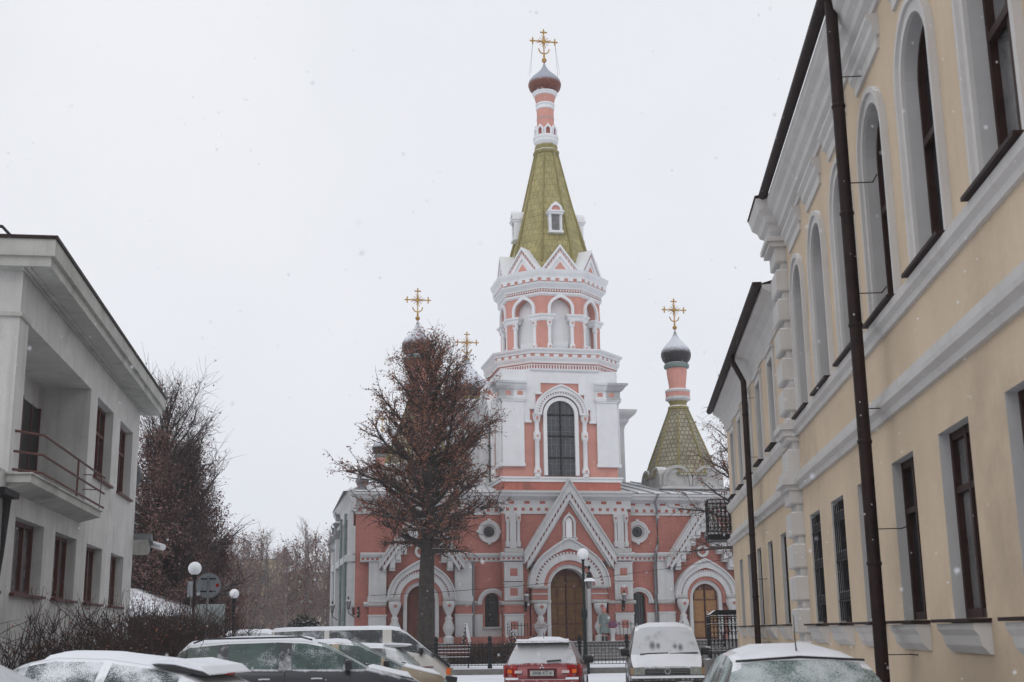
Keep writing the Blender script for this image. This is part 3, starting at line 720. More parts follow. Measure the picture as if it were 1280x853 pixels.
# drum and first cornice
R1 = .52
dr = ringloft('drum', [(3.28, 15.2), (3.28, 16.0)], WHITET, CH, .62)
ringloft('frieze', [(3.36, 16.0), (3.36, 16.32)], WHITET, dr, .56)
ringloft('cornice_lower', [(3.38, 15.93), (3.42, 16.02), (3.37, 16.02)], WHITET, dr, .56)
ringloft('pink_fillet', [(3.38, 16.32), (3.46, 16.38)], PINKT, dr, .54)
ringloft('cornice', [(3.46, 16.38), (3.48, 16.5), (3.58, 16.66), (3.60, 16.74)], WHITET, dr, R1)
ringloft('tooth_bed', [(3.56, 16.74), (3.56, 16.94)], PINKT, dr, R1)
ringloft('cornice_upper', [(3.61, 16.94), (3.63, 17.04), (3.74, 17.16), (3.76, 17.25), (3.0, 17.42)], WHITET, dr, R1)
def per_face8(a, c, fn):
    """call fn(matrix, half_width) for the 8 faces of a chamfered square of apothem a, half front c"""
    cc = (a+c)/sqrt(2); ch_ = (a-c)/sqrt(2)
    for k in range(8):
        ang = k*pi/4; ap, hw = (a, c) if k % 2 == 0 else (cc, ch_)
        fn(Matrix.Translation((TU, TV, 0)) @ Matrix.Rotation(ang, 4, 'Z'), hw, ap)
def teeth_ring(name, a, ratio, z0, z1, m, parent, step=.32, duty=.5, d=.05):
    t = MB()
    def f(mk, hw, ap):
        i0 = len(t.v); n = max(2, round(2*hw/step))
        for i in range(n):
            x = -hw+2*hw*(i+.5)/n; h = hw/n*duty*1.0
            t.box(x-h, x+h, -ap-d, -ap+.02, z0, z1)
        t.xf(mk, i0)
    per_face8(a, a*ratio, f); return put(name, t, m, parent)
teeth_ring('teeth', 3.56, R1, 16.74, 16.9, WHITET, dr, .52, .55, .06)
teeth_ring('frieze_slots', 3.36, .56, 16.06, 16.26, PINKDARK, dr, .155, .5, .006)
# belfry
OCT = sqrt(2)-1
AB = 2.72
inn = put('belfry_core', MB().loft([cham(AB-.42, (AB-.42)*OCT, z) for z in (17.3, 20.9)]), WHITET, CH)
hwf = AB*OCT
def bel(mk, hw, ap):
    i0 = 0
    # pink arch wall with opening
    zs = 19.85; r = .60
    m_ = MB(); A_ = [(r*cos(pi*i/14), zs+r*sin(pi*i/14)+.08*max(0, 1-abs(pi*i/14-pi/2)/.6)**1.6) for i in range(15)]
    m_.prism([(hw, 19.45), (hw, 20.85), (0, 20.85)]+[(x, z) for x, z in A_[7::-1]]+[(r, 19.45)], -ap, -ap+.4)
    m_.prism([(-hw, 19.45), (-hw, 20.85), (0, 20.85)]+[(x, z) for x, z in A_[7:]]+[(-r, 19.45)], -ap, -ap+.4)
    wo = put('belfry_wall', m_.xf(mk), PINKT, CH)
    put('keel_arch', MB().band(0, zs, .60, .76, -ap-.12, -ap+.02, n=24, keel=.22, kin=.08, legs=.35).xf(mk), WHITET, wo)
    p = MB()
    for s in (-1, 1): p.box(s*(hw), s*(hw-.38), -ap+.03, -ap+.41, 17.35, 19.2)
    put_split('pier', p.xf(mk), PINKT, wo)
    c = MB()
    for s in (-1, 1):
        x = s*(hw-.47)
        c.lathe([(.13, 17.4), (.17, 17.45), (.17, 17.72), (.11, 17.8), (.11, 18.75), (.16, 18.85), (.17, 19.15)], (x, -ap+.08), 8)
        c.loft([[(xx, yy, z) for xx, yy in ((s*(hw+e) if s < 0 else s*(hw-.66-e), -ap-e), (s*(hw-.66-e) if s < 0 else s*(hw+e), -ap-e), (s*(hw-.66-e) if s < 0 else s*(hw+e), -ap+.4), (s*(hw+e) if s < 0 else s*(hw-.66-e), -ap+.4))] for z, e in ((19.12, .0), (19.2, .06), (19.34, .08), (19.4, .15), (19.5, .17), (19.52, 0.02))])
    put_split('column', c.xf(mk), WHITET, wo)
    i = MB()
    for s in (-1, 1): i.box(s*(hw-.47)-.05, s*(hw-.47)+.05, -ap-.11, -ap-.08, 18.95, 19.07); i.box(s*(hw-.47)-.05, s*(hw-.47)+.05, -ap-.11, -ap-.08, 17.52, 17.64)
    put('inlay', i.xf(mk), PINKT, wo)
    put('parapet', MB().box(-.45, .45, -ap+.25, -ap+.3, 17.35, 17.95).xf(mk), WHITET, wo)
per_face8(AB, hwf, bel)
ringloft('belfry_sill', [(AB+.02, 17.3), (AB+.12, 17.34), (AB+.12, 17.42)], WHITET, inn, OCT)
# second cornice
c2 = ringloft('belfry_cornice', [(AB+.02, 20.62), (AB+.12, 20.72), (AB+.14, 20.82), (AB+.03, 20.85)], WHITET, CH, OCT)
ringloft('frieze', [(AB+.02, 20.85), (AB+.10, 21.02)], PINKT, c2, OCT)
ringloft('cornice', [(AB+.12, 21.02), (AB+.16, 21.12), (AB+.34, 21.3), (AB+.38, 21.4)], WHITET, c2, OCT)
ringloft('tooth_bed', [(AB+.34, 21.4), (AB+.36, 21.62)], PINKT, c2, OCT)
ringloft('cornice_upper', [(AB+.38, 21.62), (AB+.40, 21.74), (AB+.50, 21.95), (AB+.54, 22.12), (AB+.1, 22.22)], WHITET, c2, OCT)
teeth_ring('teeth', AB+.36, OCT, 21.44, 21.62, WHITET, c2, .5, .56, .06)
teeth_ring('small_teeth', AB+.12, OCT, 20.88, 20.97, WHITET, c2, .16, .5, .03)
# gables at the foot of the spire
def gab(mk, hw, ap):
    za, zb, W_ = 23.62, 22.12, 1.12
    sl_ = (za-zb)/W_
    m_ = MB(); m_.prism([(-W_, zb), (W_, zb), (0, za)], -ap, -ap+1.0)
    chev(m_, 0, za+.09, W_+.05, sl_, .16, -ap-.12, -ap+1.0)
    chev(m_, 0, za-.32, W_-.26, sl_, .30, -ap-.07, -ap+.05)
    go_ = put('spire_gable', m_.xf(mk), WHITET, CH)
    f = MB(); f.prism([(-.42, zb), (.42, zb), (0, zb+.42*sl_)], -ap-.04, -ap+.02)
    n = 6
    for s in (-1, 1):
        for i in range(n):
            xa, xb = s*.88*(i+.2)/n, s*.88*(i+.75)/n
            f.prism([(xa, za-.30-abs(xa)*sl_), (xb, za-.30-abs(xb)*sl_), (xb, za-.15-abs(xb)*sl_), (xa, za-.15-abs(xa)*sl_)], -ap-.03, -ap+.02)
    put('gable_field', f.xf(mk), PINKT, go_)
per_face8(AB+.1, (AB+.1)*OCT, gab)
# tent spire
ZM = None
sp = put('spire', MB().loft([cham(a, a*OCT, z) for a, z in ((2.30, 21.4), (2.05, 23.2), (1.35, 26.2), (.62, 29.65))]), OLIVE, CH, uvs='cyl')
r_ = MB()
for k in range(8):
    a = pi/8+k*pi/4; q_ = 1/cos(pi/8)
    r_.tube([(TU+rr*q_*cos(a), TV+rr*q_*sin(a), z) for rr, z in ((2.2, 22.3), (2.06, 23.4), (1.36, 26.2), (.64, 29.65))], [.09, .09, .07, .05], 5)
put('spire_ribs', r_, OLIVEPLAIN, sp)
def dormer(mk):
    m_ = MB(); y = -2.05
    for s in (-1, 1): m_.lathe([(.1, 24.75), (.075, 24.85), (.075, 25.75), (.11, 25.85)], (s*.42, y+.08), 8)
    m_.box(-.56, .56, y-.05, y+.9, 24.6, 24.74); m_.box(-.56, .56, y-.06, y+.7, 25.85, 25.98); m_.box(-.62, .62, y-.12, y+.7, 25.98, 26.08)
    m_.band(0, 26.08, .34, .5, y-.08, y+.8, n=16, keel=.1)
    for s in (-1, 1): m_.box(s*.3, s*.5, y+.1, y+1.0, 24.74, 25.85)
    mk = mk @ Matrix.Translation((0, 0, 24.05)) @ Matrix.Diagonal((.78, 1.0, .90, 1)) @ Matrix.Translation((0, -.06, -24.6)); do = put('dormer', m_.xf(mk), WHITET, sp); 
    put('dormer_pane', MB().box(-.3, .3, y+.12, y+.16, 24.74, 25.85).xf(mk), SIGNBACK, do) if 0 else put('dormer_pane', MB().box(-.3, .3, y+.12, y+.16, 24.74, 25.85).xf(mk), CURTAIN, sp)
    put('dormer_field', MB().archpoly(0, .34, 26.08, 26.09, y, y+.6).xf(mk), PINKT, sp)
fourfaces(dormer)
def onion(name, u, v, zb, r, h, m, parent=CH):
    """dome of greatest radius r, from neck zb to tip zb+h"""
    P_ = [(.62, 0), (.80, .05), (.93, .12), (1.0, .22), (1.0, .30), (.94, .39), (.80, .48), (.60, .57), (.42, .65), (.27, .73), (.16, .81), (.08, .9), (.04, 1.0)]
    return put(name, MB().lathe([(a*r, zb+b*h) for a, b in P_], (u, v), 24), m, parent, smooth=True, uvs='cyl')
def cross(u, v, z, h, parent, wires=0.0):
    m_ = MB(); m_.lathe([(.02, z), (.05*h, z+.03*h), (.075*h, z+.08*h), (.05*h, z+.13*h), (.02*h, z+.15*h), (.03*h, z+.2*h), (.02*h, z+.28*h)], (u, v), 10)
    t = .015*h; zc = z+.64*h
    m_.box(u-t, u+t, v-t, v+t, z+.25*h, z+.97*h); m_.box(u-.36*h, u+.36*h, v-t, v+t, zc-t, zc+t)
    for x, zz in ((-.31, .64), (.31, .64), (0, .91)):
        a, b = u+x*h, z+zz*h
        if x: m_.box(a-t, a+t, v-t, v+t, b-.075*h, b+.075*h)
        else: m_.box(a-.075*h, a+.075*h, v-t, v+t, b-t, b+t)
        m_.disc(a, b, .032*h, v-.03*h, v+.03*h, 8)
    for x, zz in ((-.375, .64), (.375, .64), (0, .985), (-.31, .72), (.31, .72), (-.31, .56), (.31, .56), (-.08, .91), (.08, .91)):
        m_.disc(u+x*h, z+zz*h, .02*h, v-.02*h, v+.02*h, 6)
    m_.disc(u, zc, .055*h, v-.04*h, v+.04*h, 12)
    for k in range(12):
        a = 2*pi*(k+.5)/12; i0 = len(m_.v); L_ = (.15 if k % 3 else .19)*h
        m_.tube([(u+.05*h*cos(a), v, zc+.05*h*sin(a)), (u+L_*cos(a), v, zc+L_*sin(a))], [.01*h, .006*h], 4)
        m_.disc(u+L_*cos(a), zc+L_*sin(a), .012*h, v-.012*h, v+.012*h, 6)
    m_.band(u, z+.42*h, .13*h, .16*h, v-t*.7, v+t*.7, pi, 2*pi, 14)
    o_ = put('cross', m_, GOLD, parent)
    if wires:
        w_ = MB()
        for s in (-1, 1):
            for dy in (-.25, .25): w_.tube([(u+s*.31*h, v, zc), (u+s*wires, v+dy, z-wires*.9)], .009, 4)
        put('stay_wires', w_, ZINC, parent)
    return o_
# neck, dome and cross of the tower
put('spire_collar', MB().lathe([(.72, 29.55), (.80, 29.62), (.80, 29.75), (.70, 29.85), (.70, 30.1), (.62, 30.2)], (TU, TV), 8, pi/8), OLIVEPLAIN, CH)
nk = put('neck', MB().lathe([(.52, 30.9), (.52, 33.0)], (TU, TV), 16), PINKT, CH)
put('neck_ring', MB().lathe([(.6, 30.15), (.74, 30.35), (.74, 30.5), (.78, 30.55), (.78, 30.68), (.62, 30.78)], (TU, TV), 16), WHITET, nk)
put('neck_ring', MB().lathe([(.52, 32.46), (.57, 32.5), (.57, 32.6), (.53, 32.64), (.53, 32.72), (.59, 32.76), (.59, 32.84), (.54, 32.88)], (TU, TV), 16), WHITET, nk)
put('neck_ring', MB().lathe([(.60, 33.32), (.70, 33.38), (.71, 33.44), (.77, 33.52), (.77, 33.58), (.6, 33.62)], (TU, TV), 16), WHITET, nk)
put('neck_upper', MB().lathe([(.54, 32.9), (.64, 33.32), (.62, 33.34)], (TU, TV), 16), PINKT, nk)
put('seam_ring', MB().lathe([(.53, 31.85), (.545, 31.88), (.53, 31.91)], (TU, TV), 16), GREYLEDGE, nk)
ar = MB(); ad = MB()
for k in range(8):
    mk = Matrix.Translation((TU, TV, 0)) @ Matrix.Rotation(k*pi/4+pi/8*0, 4, 'Z'); i0 = len(ar.v)
    ar.band(0, 31.05, .13, .24, -.66, -.5, n=10, keel=.14, kin=.06, legs=.3); ar.xf(mk, i0)
    i0 = len(ad.v); ad.archpoly(0, .13, 30.75, 31.05, -.56, -.5, 8); ad.xf(mk, i0)
put('neck_arcade', ar, WHITET, nk); put('arcade_recess', ad, PINKDARK, nk)
onion('dome', TU, TV, 33.6, 1.0, 2.05, DOMEBROWN)
cross(TU, TV, 35.6, 2.25, CH, .9)

# ------------------------------------------------------------------ corner tents
def tent(u, v, z0, k, mroof=SCALE, dz=0.0, mwhite=WHITE):
    """kokoshnik base, tent, drum, dome, cross; k scales the size; z0 = foot"""
    Z = lambda z: z0+(z-9.2)*k
    R_ = lambda a, rt=OCT: [(a, rt)]
    def oc(a, z): return cham(a*k, a*k*OCT, Z(z), u, v)
    base = put('tent_base', MB().box(u-1.72*k, u+1.72*k, v-1.72*k, v+1.72*k, Z(8.6), Z(10.3)), GREYLEDGE, CH)
    kk = MB()
    for i in range(8):
        mk = Matrix.Translation((u, v, 0)) @ Matrix.Rotation((i//2)*pi/2, 4, 'Z') @ Matrix.Translation(((-.88 if i % 2 else .88)*k, 0, 0)); i0 = len(kk.v)
        kk.archpoly(0, .83*k, Z(9.5), Z(9.9), -1.80*k, -.9*k, 16); kk.band(0, Z(9.9), .70*k, .86*k, -1.90*k, -.8*k, n=16, legs=.3*k); kk.band(0, Z(9.9), .46*k, .54*k, -1.85*k, -1.75*k, n=16)
        kk.xf(mk, i0)
    put('kokoshniks', kk, GREYLEDGE, base)
    put('base_moulding', MB().box(u-1.86*k, u+1.86*k, v-1.95*k, v+1.95*k, Z(9.42), Z(9.56)), WHITE, base)
    tn = put('tent_roof', MB().loft([oc(1.95, 10.2), oc(1.62, 11.2), oc(.48, 14.35)]), mroof, CH, uvs='cyl')
    rb = MB()
    for i in range(8):
        a = pi/8+i*pi/4; q_ = k/cos(pi/8)
        rb.tube([(u+rr*q_*cos(a), v+rr*q_*sin(a), Z(z)) for rr, z in ((1.92, 10.3), (1.64, 11.2), (.5, 14.35))], [.06*k, .06*k, .04*k], 5)
    put('tent_ribs', rb, OLIVEPLAIN, tn)
    put('tent_collar', MB().lathe([(a*k, Z(z)) for a, z in ((.5, 14.2), (.62, 14.3), (.62, 14.42), (.5, 14.5), (.5, 14.62), (.6, 14.8))], (u, v), 12), OLIVEPLAIN, tn)
    dr_ = put('drum', MB().lathe([(a*k, Z(z)) for a, z in ((.5, 15.4), (.50, 15.7), (.60, 16.5), (.6, 16.8))], (u, v), 14), PINKT, CH)
    put('drum_ring', MB().lathe([(a*k, Z(z)) for a, z in ((.55, 14.75), (.74, 14.85), (.74, 14.98), (.7, 15.0), (.7, 15.28), (.74, 15.3), (.74, 15.42), (.55, 15.5))], (u, v), 14), WHITE, dr_)
    put('drum_band', MB().lathe([(a*k, Z(z)) for a, z in ((.705, 15.02), (.715, 15.04), (.715, 15.26), (.705, 15.28))], (u, v), 14), PINKT, dr_)
    put('drum_collar', MB().lathe([(a*k, Z(z)) for a, z in ((.58, 16.72), (.74, 16.78), (.76, 16.92), (.70, 17.02), (.6, 17.08))], (u, v), 14), GREENMETAL, dr_)
    dm = onion('dome', u, v, Z(17.02), .89*k, 2.15*k, DOMECOPPER)
    cross(u, v, Z(19.1), 1.95*k, CH)
tent(7.85, 3.0, 9.2, 1.0)
tent(-7.6, 3.0, 9.2, 1.0)
tent(-7.2, 27.0, 8.3, .82)
# nave block behind the tower
nv = MB(); nv.box(-5.35, 5.35, 6.2, 26, 9.0, 14.2); no = ch('nave', nv, WHITET)
p = MB()
for s in (-1, 1):
    p.box(s*4.4, s*5.42, 6.1, 6.2, 10.2, 13.6); p.box(s*5.35, s*5.42, 6.15, 7.2, 10.2, 13.6)
    p.box(s*4.5, s*5.1, 6.05, 6.1, 12.9, 13.2); p.box(s*5.35, s*5.45, 8.5, 9.4, 10, 13.6)
p.loft([[(-5.35-e, 6.2-e, z), (5.35+e, 6.2-e, z), (5.35+e, 26+e, z), (-5.35-e, 26+e, z)] for z, e in ((13.5, .08), (13.75, .12), (14.0, .3), (14.15, .33), (14.4, .62), (14.55, .72), (14.7, .75), (14.78, .0))])
p.box(-5.55, 5.55, 6.0, 6.2, 9.9, 10.15)
ch('nave_facing', p, WHITET, no)
rr_ = MB(); rr_.loft([[(-5.2, 6.4, 14.78), (5.2, 6.4, 14.78), (5.2, 25.8, 14.78), (-5.2, 25.8, 14.78)], [(-2.5, 12, 15.6), (2.5, 12, 15.6), (2.5, 22, 15.6), (-2.5, 22, 15.6)]]); ch('nave_roof', rr_, OLIVEPLAIN)
put('main_drum', MB().lathe([(2.7, 14.6), (2.7, 17.2), (2.85, 17.4), (3.0, 17.9), (3.05, 18.1)], (-1.3, 24), 24), WHITET, CH)
put('drum_rim', MB().lathe([(3.1, 18.05), (3.15, 18.1), (3.15, 18.22), (2.6, 18.3), (1.2, 18.4)], (-1.3, 24), 24), OLIVEPLAIN, CH)
onion('main_dome', -1.2, 24, 18.0, 1.80, 3.9, DOMECOPPER); cross(-1.2, 24, 21.4, 2.3, CH)
# steps and landing in front of the doors
st = MB(); n = 6
for i in range(n):
    st.box(-3.3-.0*i, 3.4, -2.0-(n-1-i)*.34-.36, -2.0-(n-1-i)*.34, ZG, ZG+(i+1)*(ZP-ZG)/n-.0)
st.box(-3.3, 3.4, -2.0, 0, ZG, ZP)
tag(put('portal_steps', st, KERB, CH, label='stone steps with snow on the treads'), None, None)
for s in (-1, 1):
    st = MB(); cx = s*7.78
    for i in range(5): st.box(cx-1.6, cx+1.6, -1.4-(4-i)*.34-.36, -1.4-(4-i)*.34, ZG, ZG+(i+1)*(ZP-ZG)/5)
    st.box(cx-1.6, cx+1.6, -1.4, 0, ZG, ZP); put('side_steps', st, KERB, CH)
for o in list(CH.children):
    pass

# ------------------------------------------------------------------ yellow building on the right
# local frame: +x runs along the street towards the camera (x = -s), +y into the building
RB = thing('yellow_building', 'long two-storey yellow plastered building with white arched upper windows along the right side', 'building', (3.5*cos(AR), -3.5*sin(AR), 0), atan2(-cos(AR), -sin(AR)))
def rb(name, mb, m, parent=RB, **k): return put(name, mb, m, parent, **k)
S0, S1, SQ = 2.0, 25.05, 25.95
ctr = [13.5+2.53*k for k in range(-4, 5)]
mb = MB(); rv = MB()
wall_open(mb, rv, -S1, -S0, 0.0, 4.2, 0, [(-s, .63, 1.77, 3.77, False) for s in ctr], .21)
mb.add([(-S1, 0, 4.2), (-S0, 0, 4.2), (-S0, 0, 5.5), (-S1, 0, 5.5)], [(0, 1, 2, 3)])
wall_open(mb, rv, -S1, -S0, 5.5, 9.9, 0, [(-s+(.10 if 9 < s < 12 else .25 if s < 9 else -.05), .64, 5.70, 8.54, True) for s in ctr], .25)
mb.box(-S0, -S0+.3, 0, 9, 0, 9.9)
bw_ = rb('wall', mb, YELLOW); put_split('window_reveal', rv, REVEAL, bw_)
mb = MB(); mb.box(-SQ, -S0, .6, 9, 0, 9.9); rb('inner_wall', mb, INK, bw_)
uctr = [s-(.10 if 9 < s < 12 else .25 if s < 9 else -.05) for s in ctr]
for i, s in enumerate(ctr):
    # ground-floor window
    gl = CURTAIN if i in (3, 4, 2, 1) else GLASS
    w0 = rb('window', MB().box(-s-.63, -s+.63, .19, .22, 1.77, 3.77), gl)
    f = MB()
    for a, b in ((-.63, -.55), (.55, .63), (-.04, .04)): f.box(-s+a, -s+b, .12, .19, 1.77, 3.77)
    for a, b in ((1.77, 1.87), (3.68, 3.77), (3.1, 3.17)): f.box(-s-.55, -s+.55, .125, .19, a, b)
    rb('frame', f, DARKFRAME, w0)
    si = MB(); si.prism([(0, 1.42), (-.03, 1.42), (-.10, 1.50), (-.12, 1.60), (-.17, 1.66), (-.17, 1.72), (0, 1.72)], -s-.74, -s+.74, 'x'); rb('sill', si, CREAM, w0)
    si = MB(); si.box(-s-.78, -s+.78, -.22, .14, 1.73, 1.765); rb('sill_flashing', si, BROWNMET, w0)
    if i in (7, 8):
        gmb = MB()
        for k in range(7): gmb.tube([(-s-.54+k*.18, .03, 1.8), (-s-.54+k*.18, .03, 3.7)], .012, 5)
        for z in (2.1, 2.75, 3.4):
            gmb.box(-s-.62, -s+.62, .02, .04, z, z+.03)
            for k in range(6): gmb.disc(-s-.45+k*.18, z+.1, .07, .025, .035, 8)
        rb('window_grille', gmb, IRON, w0)
    # upper arched window
    s = uctr[i]
    w1 = rb('arched_window', MB().archpoly(-s, .64, 5.70, 7.90, .23, .26), CURTAIN if i in (2, 3, 5) else GLASS)
    f = MB(); f.band(-s, 7.90, .57, .64, .15, .23, n=20, legs=2.20); f.box(-s-.04, -s+.04, .16, .23, 5.7, 8.46); f.box(-s-.55, -s+.55, .135, .21, 7.15, 7.24); f.box(-s-.55, -s+.55, .135, .21, 5.7, 5.78)
    rb('frame', f, DARKFRAME, w1)
    f = MB(); f.band(-s, 7.90, .64, .80, -.045, 0.0, n=28, legs=2.20); f.band(-s, 7.902, .77, .85, -.085, 0.0, n=28, legs=2.20)
    rb('window_surround', f, CREAM, w1)
    rb('sill_flashing', MB().box(-s-.84, -s+.84, -.19, .16, 5.655, 5.695), BROWNMET, w1)
    # label moulding above the pier between two windows
    if i < 8 or True:
        h = MB(); h.prism([(0, 9.18), (-.03, 9.18), (-.10, 9.24), (-.10, 9.34), (-.16, 9.40), (-.16, 9.46), (0, 9.48)], -s-.85, -s+.85, 'x'); h.box(-s-.78, -s+.78, -.04, 0, 9.02, 9.18)
        rb('window_hood', h, CREAM, w1)
def band(name, prof, x0, x1, m=CREAM, parent=bw_): return rb(name, MB().prism(prof, x0, x1, 'x'), m, parent)
band('sill_band', [(0, 5.42), (-.05, 5.42), (-.06, 5.50), (-.12, 5.54), (-.13, 5.64), (0, 5.652)], -S1, -S0)
band('string_course', [(0, 4.34), (-.06, 4.34), (-.08, 4.42), (-.16, 4.46), (-.17, 4.52), (-.06, 4.54), (-.07, 4.70), (0, 4.72)], -S1, -S0)
band('cornice', [(0, 9.55), (-.05, 9.55), (-.05, 9.66), (-.14, 9.72), (-.16, 9.82), (-.24, 9.9), (-.27, 10.02), (-.36, 10.1), (-.38, 10.26), (0, 10.3)], -S1, -S0)
band('roof_slab', [(9, 12.6), (-.36, 10.3), (-.36, 10.27), (9, 10.3)], -SQ, -S0, BROWNMET)
def half_gutter(x0, x1, y, z, r, name='gutter', parent=bw_):
    g_ = MB(); P_ = [(y+r*cos(a), z+r*sin(a)) for a in [pi+pi*i/10 for i in range(11)]]+[(y+r-.01, z), (y-r+.01, z)]
    g_.prism(P_, x0, x1, 'x'); g_.box(x0, x1, y-r, y+r, z-.003, z+.02)
    return rb(name, g_, BROWNMET, parent)
half_gutter(-S1, -S0, -.45, 10.36, .09)
# rusticated pier with its own cornice return
q = MB(); q.box(-SQ+.06, -S1-.06, -.12, .6, 0, 10.2)
for z in [0.35+.62*k for k in range(16)]:
    if z+.5 < 9.6: q.loft([[(-SQ-e, -.24-e, zz), (-S1+e, -.24-e, zz), (-S1+e, .2, zz), (-SQ-e, .2, zz)] for zz, e in ((z, -.03), (z+.03, 0), (z+.44, 0), (z+.47, -.03))])
pr_ = rb('rusticated_pier', q, CREAM)
c = MB()
for (z0, z1, e) in ((4.34, 4.44, .04), (4.44, 4.54, .12), (4.54, 4.72, .05), (5.42, 5.54, .04), (5.54, 5.652, .1), (9.35, 9.45, .08), (9.45, 9.55, .14)):
    c.box(-SQ-e, -S1+e, -.27-e, .2, z0, z1)
c.loft([[(-SQ-e, -.24-e, z), (-S1+e, -.24-e, z), (-S1+e, .3, z), (-SQ-e, .3, z)] for z, e in ((9.6, 0.0), (9.68, .06), (9.8, .08), (9.86, .16), (9.98, .2), (10.08, .3), (10.22, .33), (10.3, .36), (10.34, .0))])
c.box(-SQ-.3, -SQ, 0, 1, 9.6, 10.3)
put_split('pier_cornice', c, CREAM, pr_); rb('pier_cap', MB().prism([(.3, 10.5), (-.62, 10.36), (-.62, 10.33), (.3, 10.33)], -SQ-.38, -S1+.36, 'x'), BROWNMET, pr_)
# lower wing beyond the pier: a building of its own roof, same wall
LW_ = thing('yellow_wing', 'lower yellow wing with white framed rectangular windows beyond the rusticated pier', 'building', RB.location, RB.rotation_euler.z)
SE = 41.9
def lw(name, mb, m, parent=LW_, **k): return put(name, mb, m, parent, **k)
gc = [28.5, 31.15, 33.8, 36.5, 39.2]; uc = [28.75, 31.55, 34.3, 37.0, 39.7]
mb = MB(); rv = MB()
wall_open(mb, rv, -SE, -SQ, 0, 4.2, 0, [(-s, .5, 1.77, 3.75, False) for s in gc], .4)
mb.add([(-SE, 0, 4.2), (-SQ, 0, 4.2), (-SQ, 0, 5.5), (-SE, 0, 5.5)], [(0, 1, 2, 3)])
wall_open(mb, rv, -SE, -SQ, 5.5, 8.35, 0, [(-s, .52, 5.75, 7.75, False) for s in uc], .4)
mb.add([(-SE, 0, 0), (-SE, 9, 0), (-SE, 9, 8.4), (-SE, 0, 8.4)], [(0, 3, 2, 1)])
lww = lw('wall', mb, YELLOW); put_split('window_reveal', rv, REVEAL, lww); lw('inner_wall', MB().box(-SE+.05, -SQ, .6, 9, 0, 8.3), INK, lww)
for k, s in enumerate(gc):
    w0 = lw('window', MB().box(-s-.5, -s+.5, .38, .41, 1.77, 3.75), GLASS)
    f = MB()
    for a, b in ((-.5, -.43), (.43, .5), (-.03, .03)): f.box(-s+a, -s+b, .32, .38, 1.77, 3.75)
    f.box(-s-.43, -s+.43, .325, .38, 3.05, 3.11); lw('frame', f, DARKFRAME, w0)
    lw('sill', MB().prism([(0, 1.45), (-.03, 1.45), (-.12, 1.60), (-.16, 1.66), (-.16, 1.74), (0, 1.74)], -s-.6, -s+.6, 'x'), CREAM, w0)
    lw('sill_flashing', MB().box(-s-.63, -s+.63, -.2, .3, 1.743, 1.77), BROWNMET, w0)
    gmb = MB()
    if k < 3:
        for j in range(6): gmb.tube([(-s-.42+j*.168, .08, 1.8), (-s-.42+j*.168, .08, 3.7)], .011, 5)
        for z in (2.1, 2.75, 3.4): gmb.box(-s-.49, -s+.49, .07, .09, z, z+.03)
        lw('window_grille', gmb, IRON, w0)
for s in uc:
    w0 = lw('window', MB().box(-s-.52, -s+.52, .38, .41, 5.75, 7.75), GLASS)
    f = MB()
    for a, b in ((-.52, -.45), (.45, .52), (-.03, .03)): f.box(-s+a, -s+b, .32, .38, 5.75, 7.75)
    lw('frame', f, DARKFRAME, w0)
    f = MB()
    f.box(-s-.66, -s-.52, -.05, 0, 5.66, 7.92); f.box(-s+.52, -s+.66, -.05, 0, 5.66, 7.92); f.box(-s-.52, -s+.52, -.05, 0, 7.75, 7.92); f.box(-s-.7, -s+.7, -.1, 0, 7.92, 8.0)
    lw('window_surround', f, CREAM, w0); lw('sill_flashing', MB().box(-s-.66, -s+.66, -.2, .3, 5.7, 5.74), BROWNMET, w0)
lw('sill_band', MB().prism([(0, 5.40), (-.05, 5.40), (-.12, 5.52), (-.13, 5.64), (0, 5.652)], -SE-.1, -SQ-.1, 'x'), CREAM, lww)
lw('string_course', MB().prism([(0, 4.34), (-.06, 4.34), (-.08, 4.42), (-.16, 4.46), (-.17, 4.52), (-.06, 4.54), (-.07, 4.70), (0, 4.72)], -SE-.12, -SQ-.1, 'x'), CREAM, lww)
lw('cove', MB().prism([(0, 8.1), (-.03, 8.1), (-.05, 8.3), (-.12, 8.5), (-.25, 8.65), (-.42, 8.74), (-.42, 8.82), (0, 8.86)], -SE-.2, -SQ-.05, 'x'), CREAM, lww)
lw('roof', MB().prism([(9, 11.4), (-.42, 8.86), (-.42, 8.83), (9, 8.84)], -SE-.3, -SQ-.05, 'x'), BROWNMET, lww)
g_ = MB(); r = .1; P_ = [(-.52+r*cos(a), 8.88+r*sin(a)) for a in [pi+pi*i/10 for i in range(11)]]; g_.prism(P_, -SE-.35, -SQ-.1, 'x'); g_.box(-SE-.35, -SQ-.1, -.62, -.42, 8.88, 8.9)
lw('gutter', g_, BROWNMET, lww)
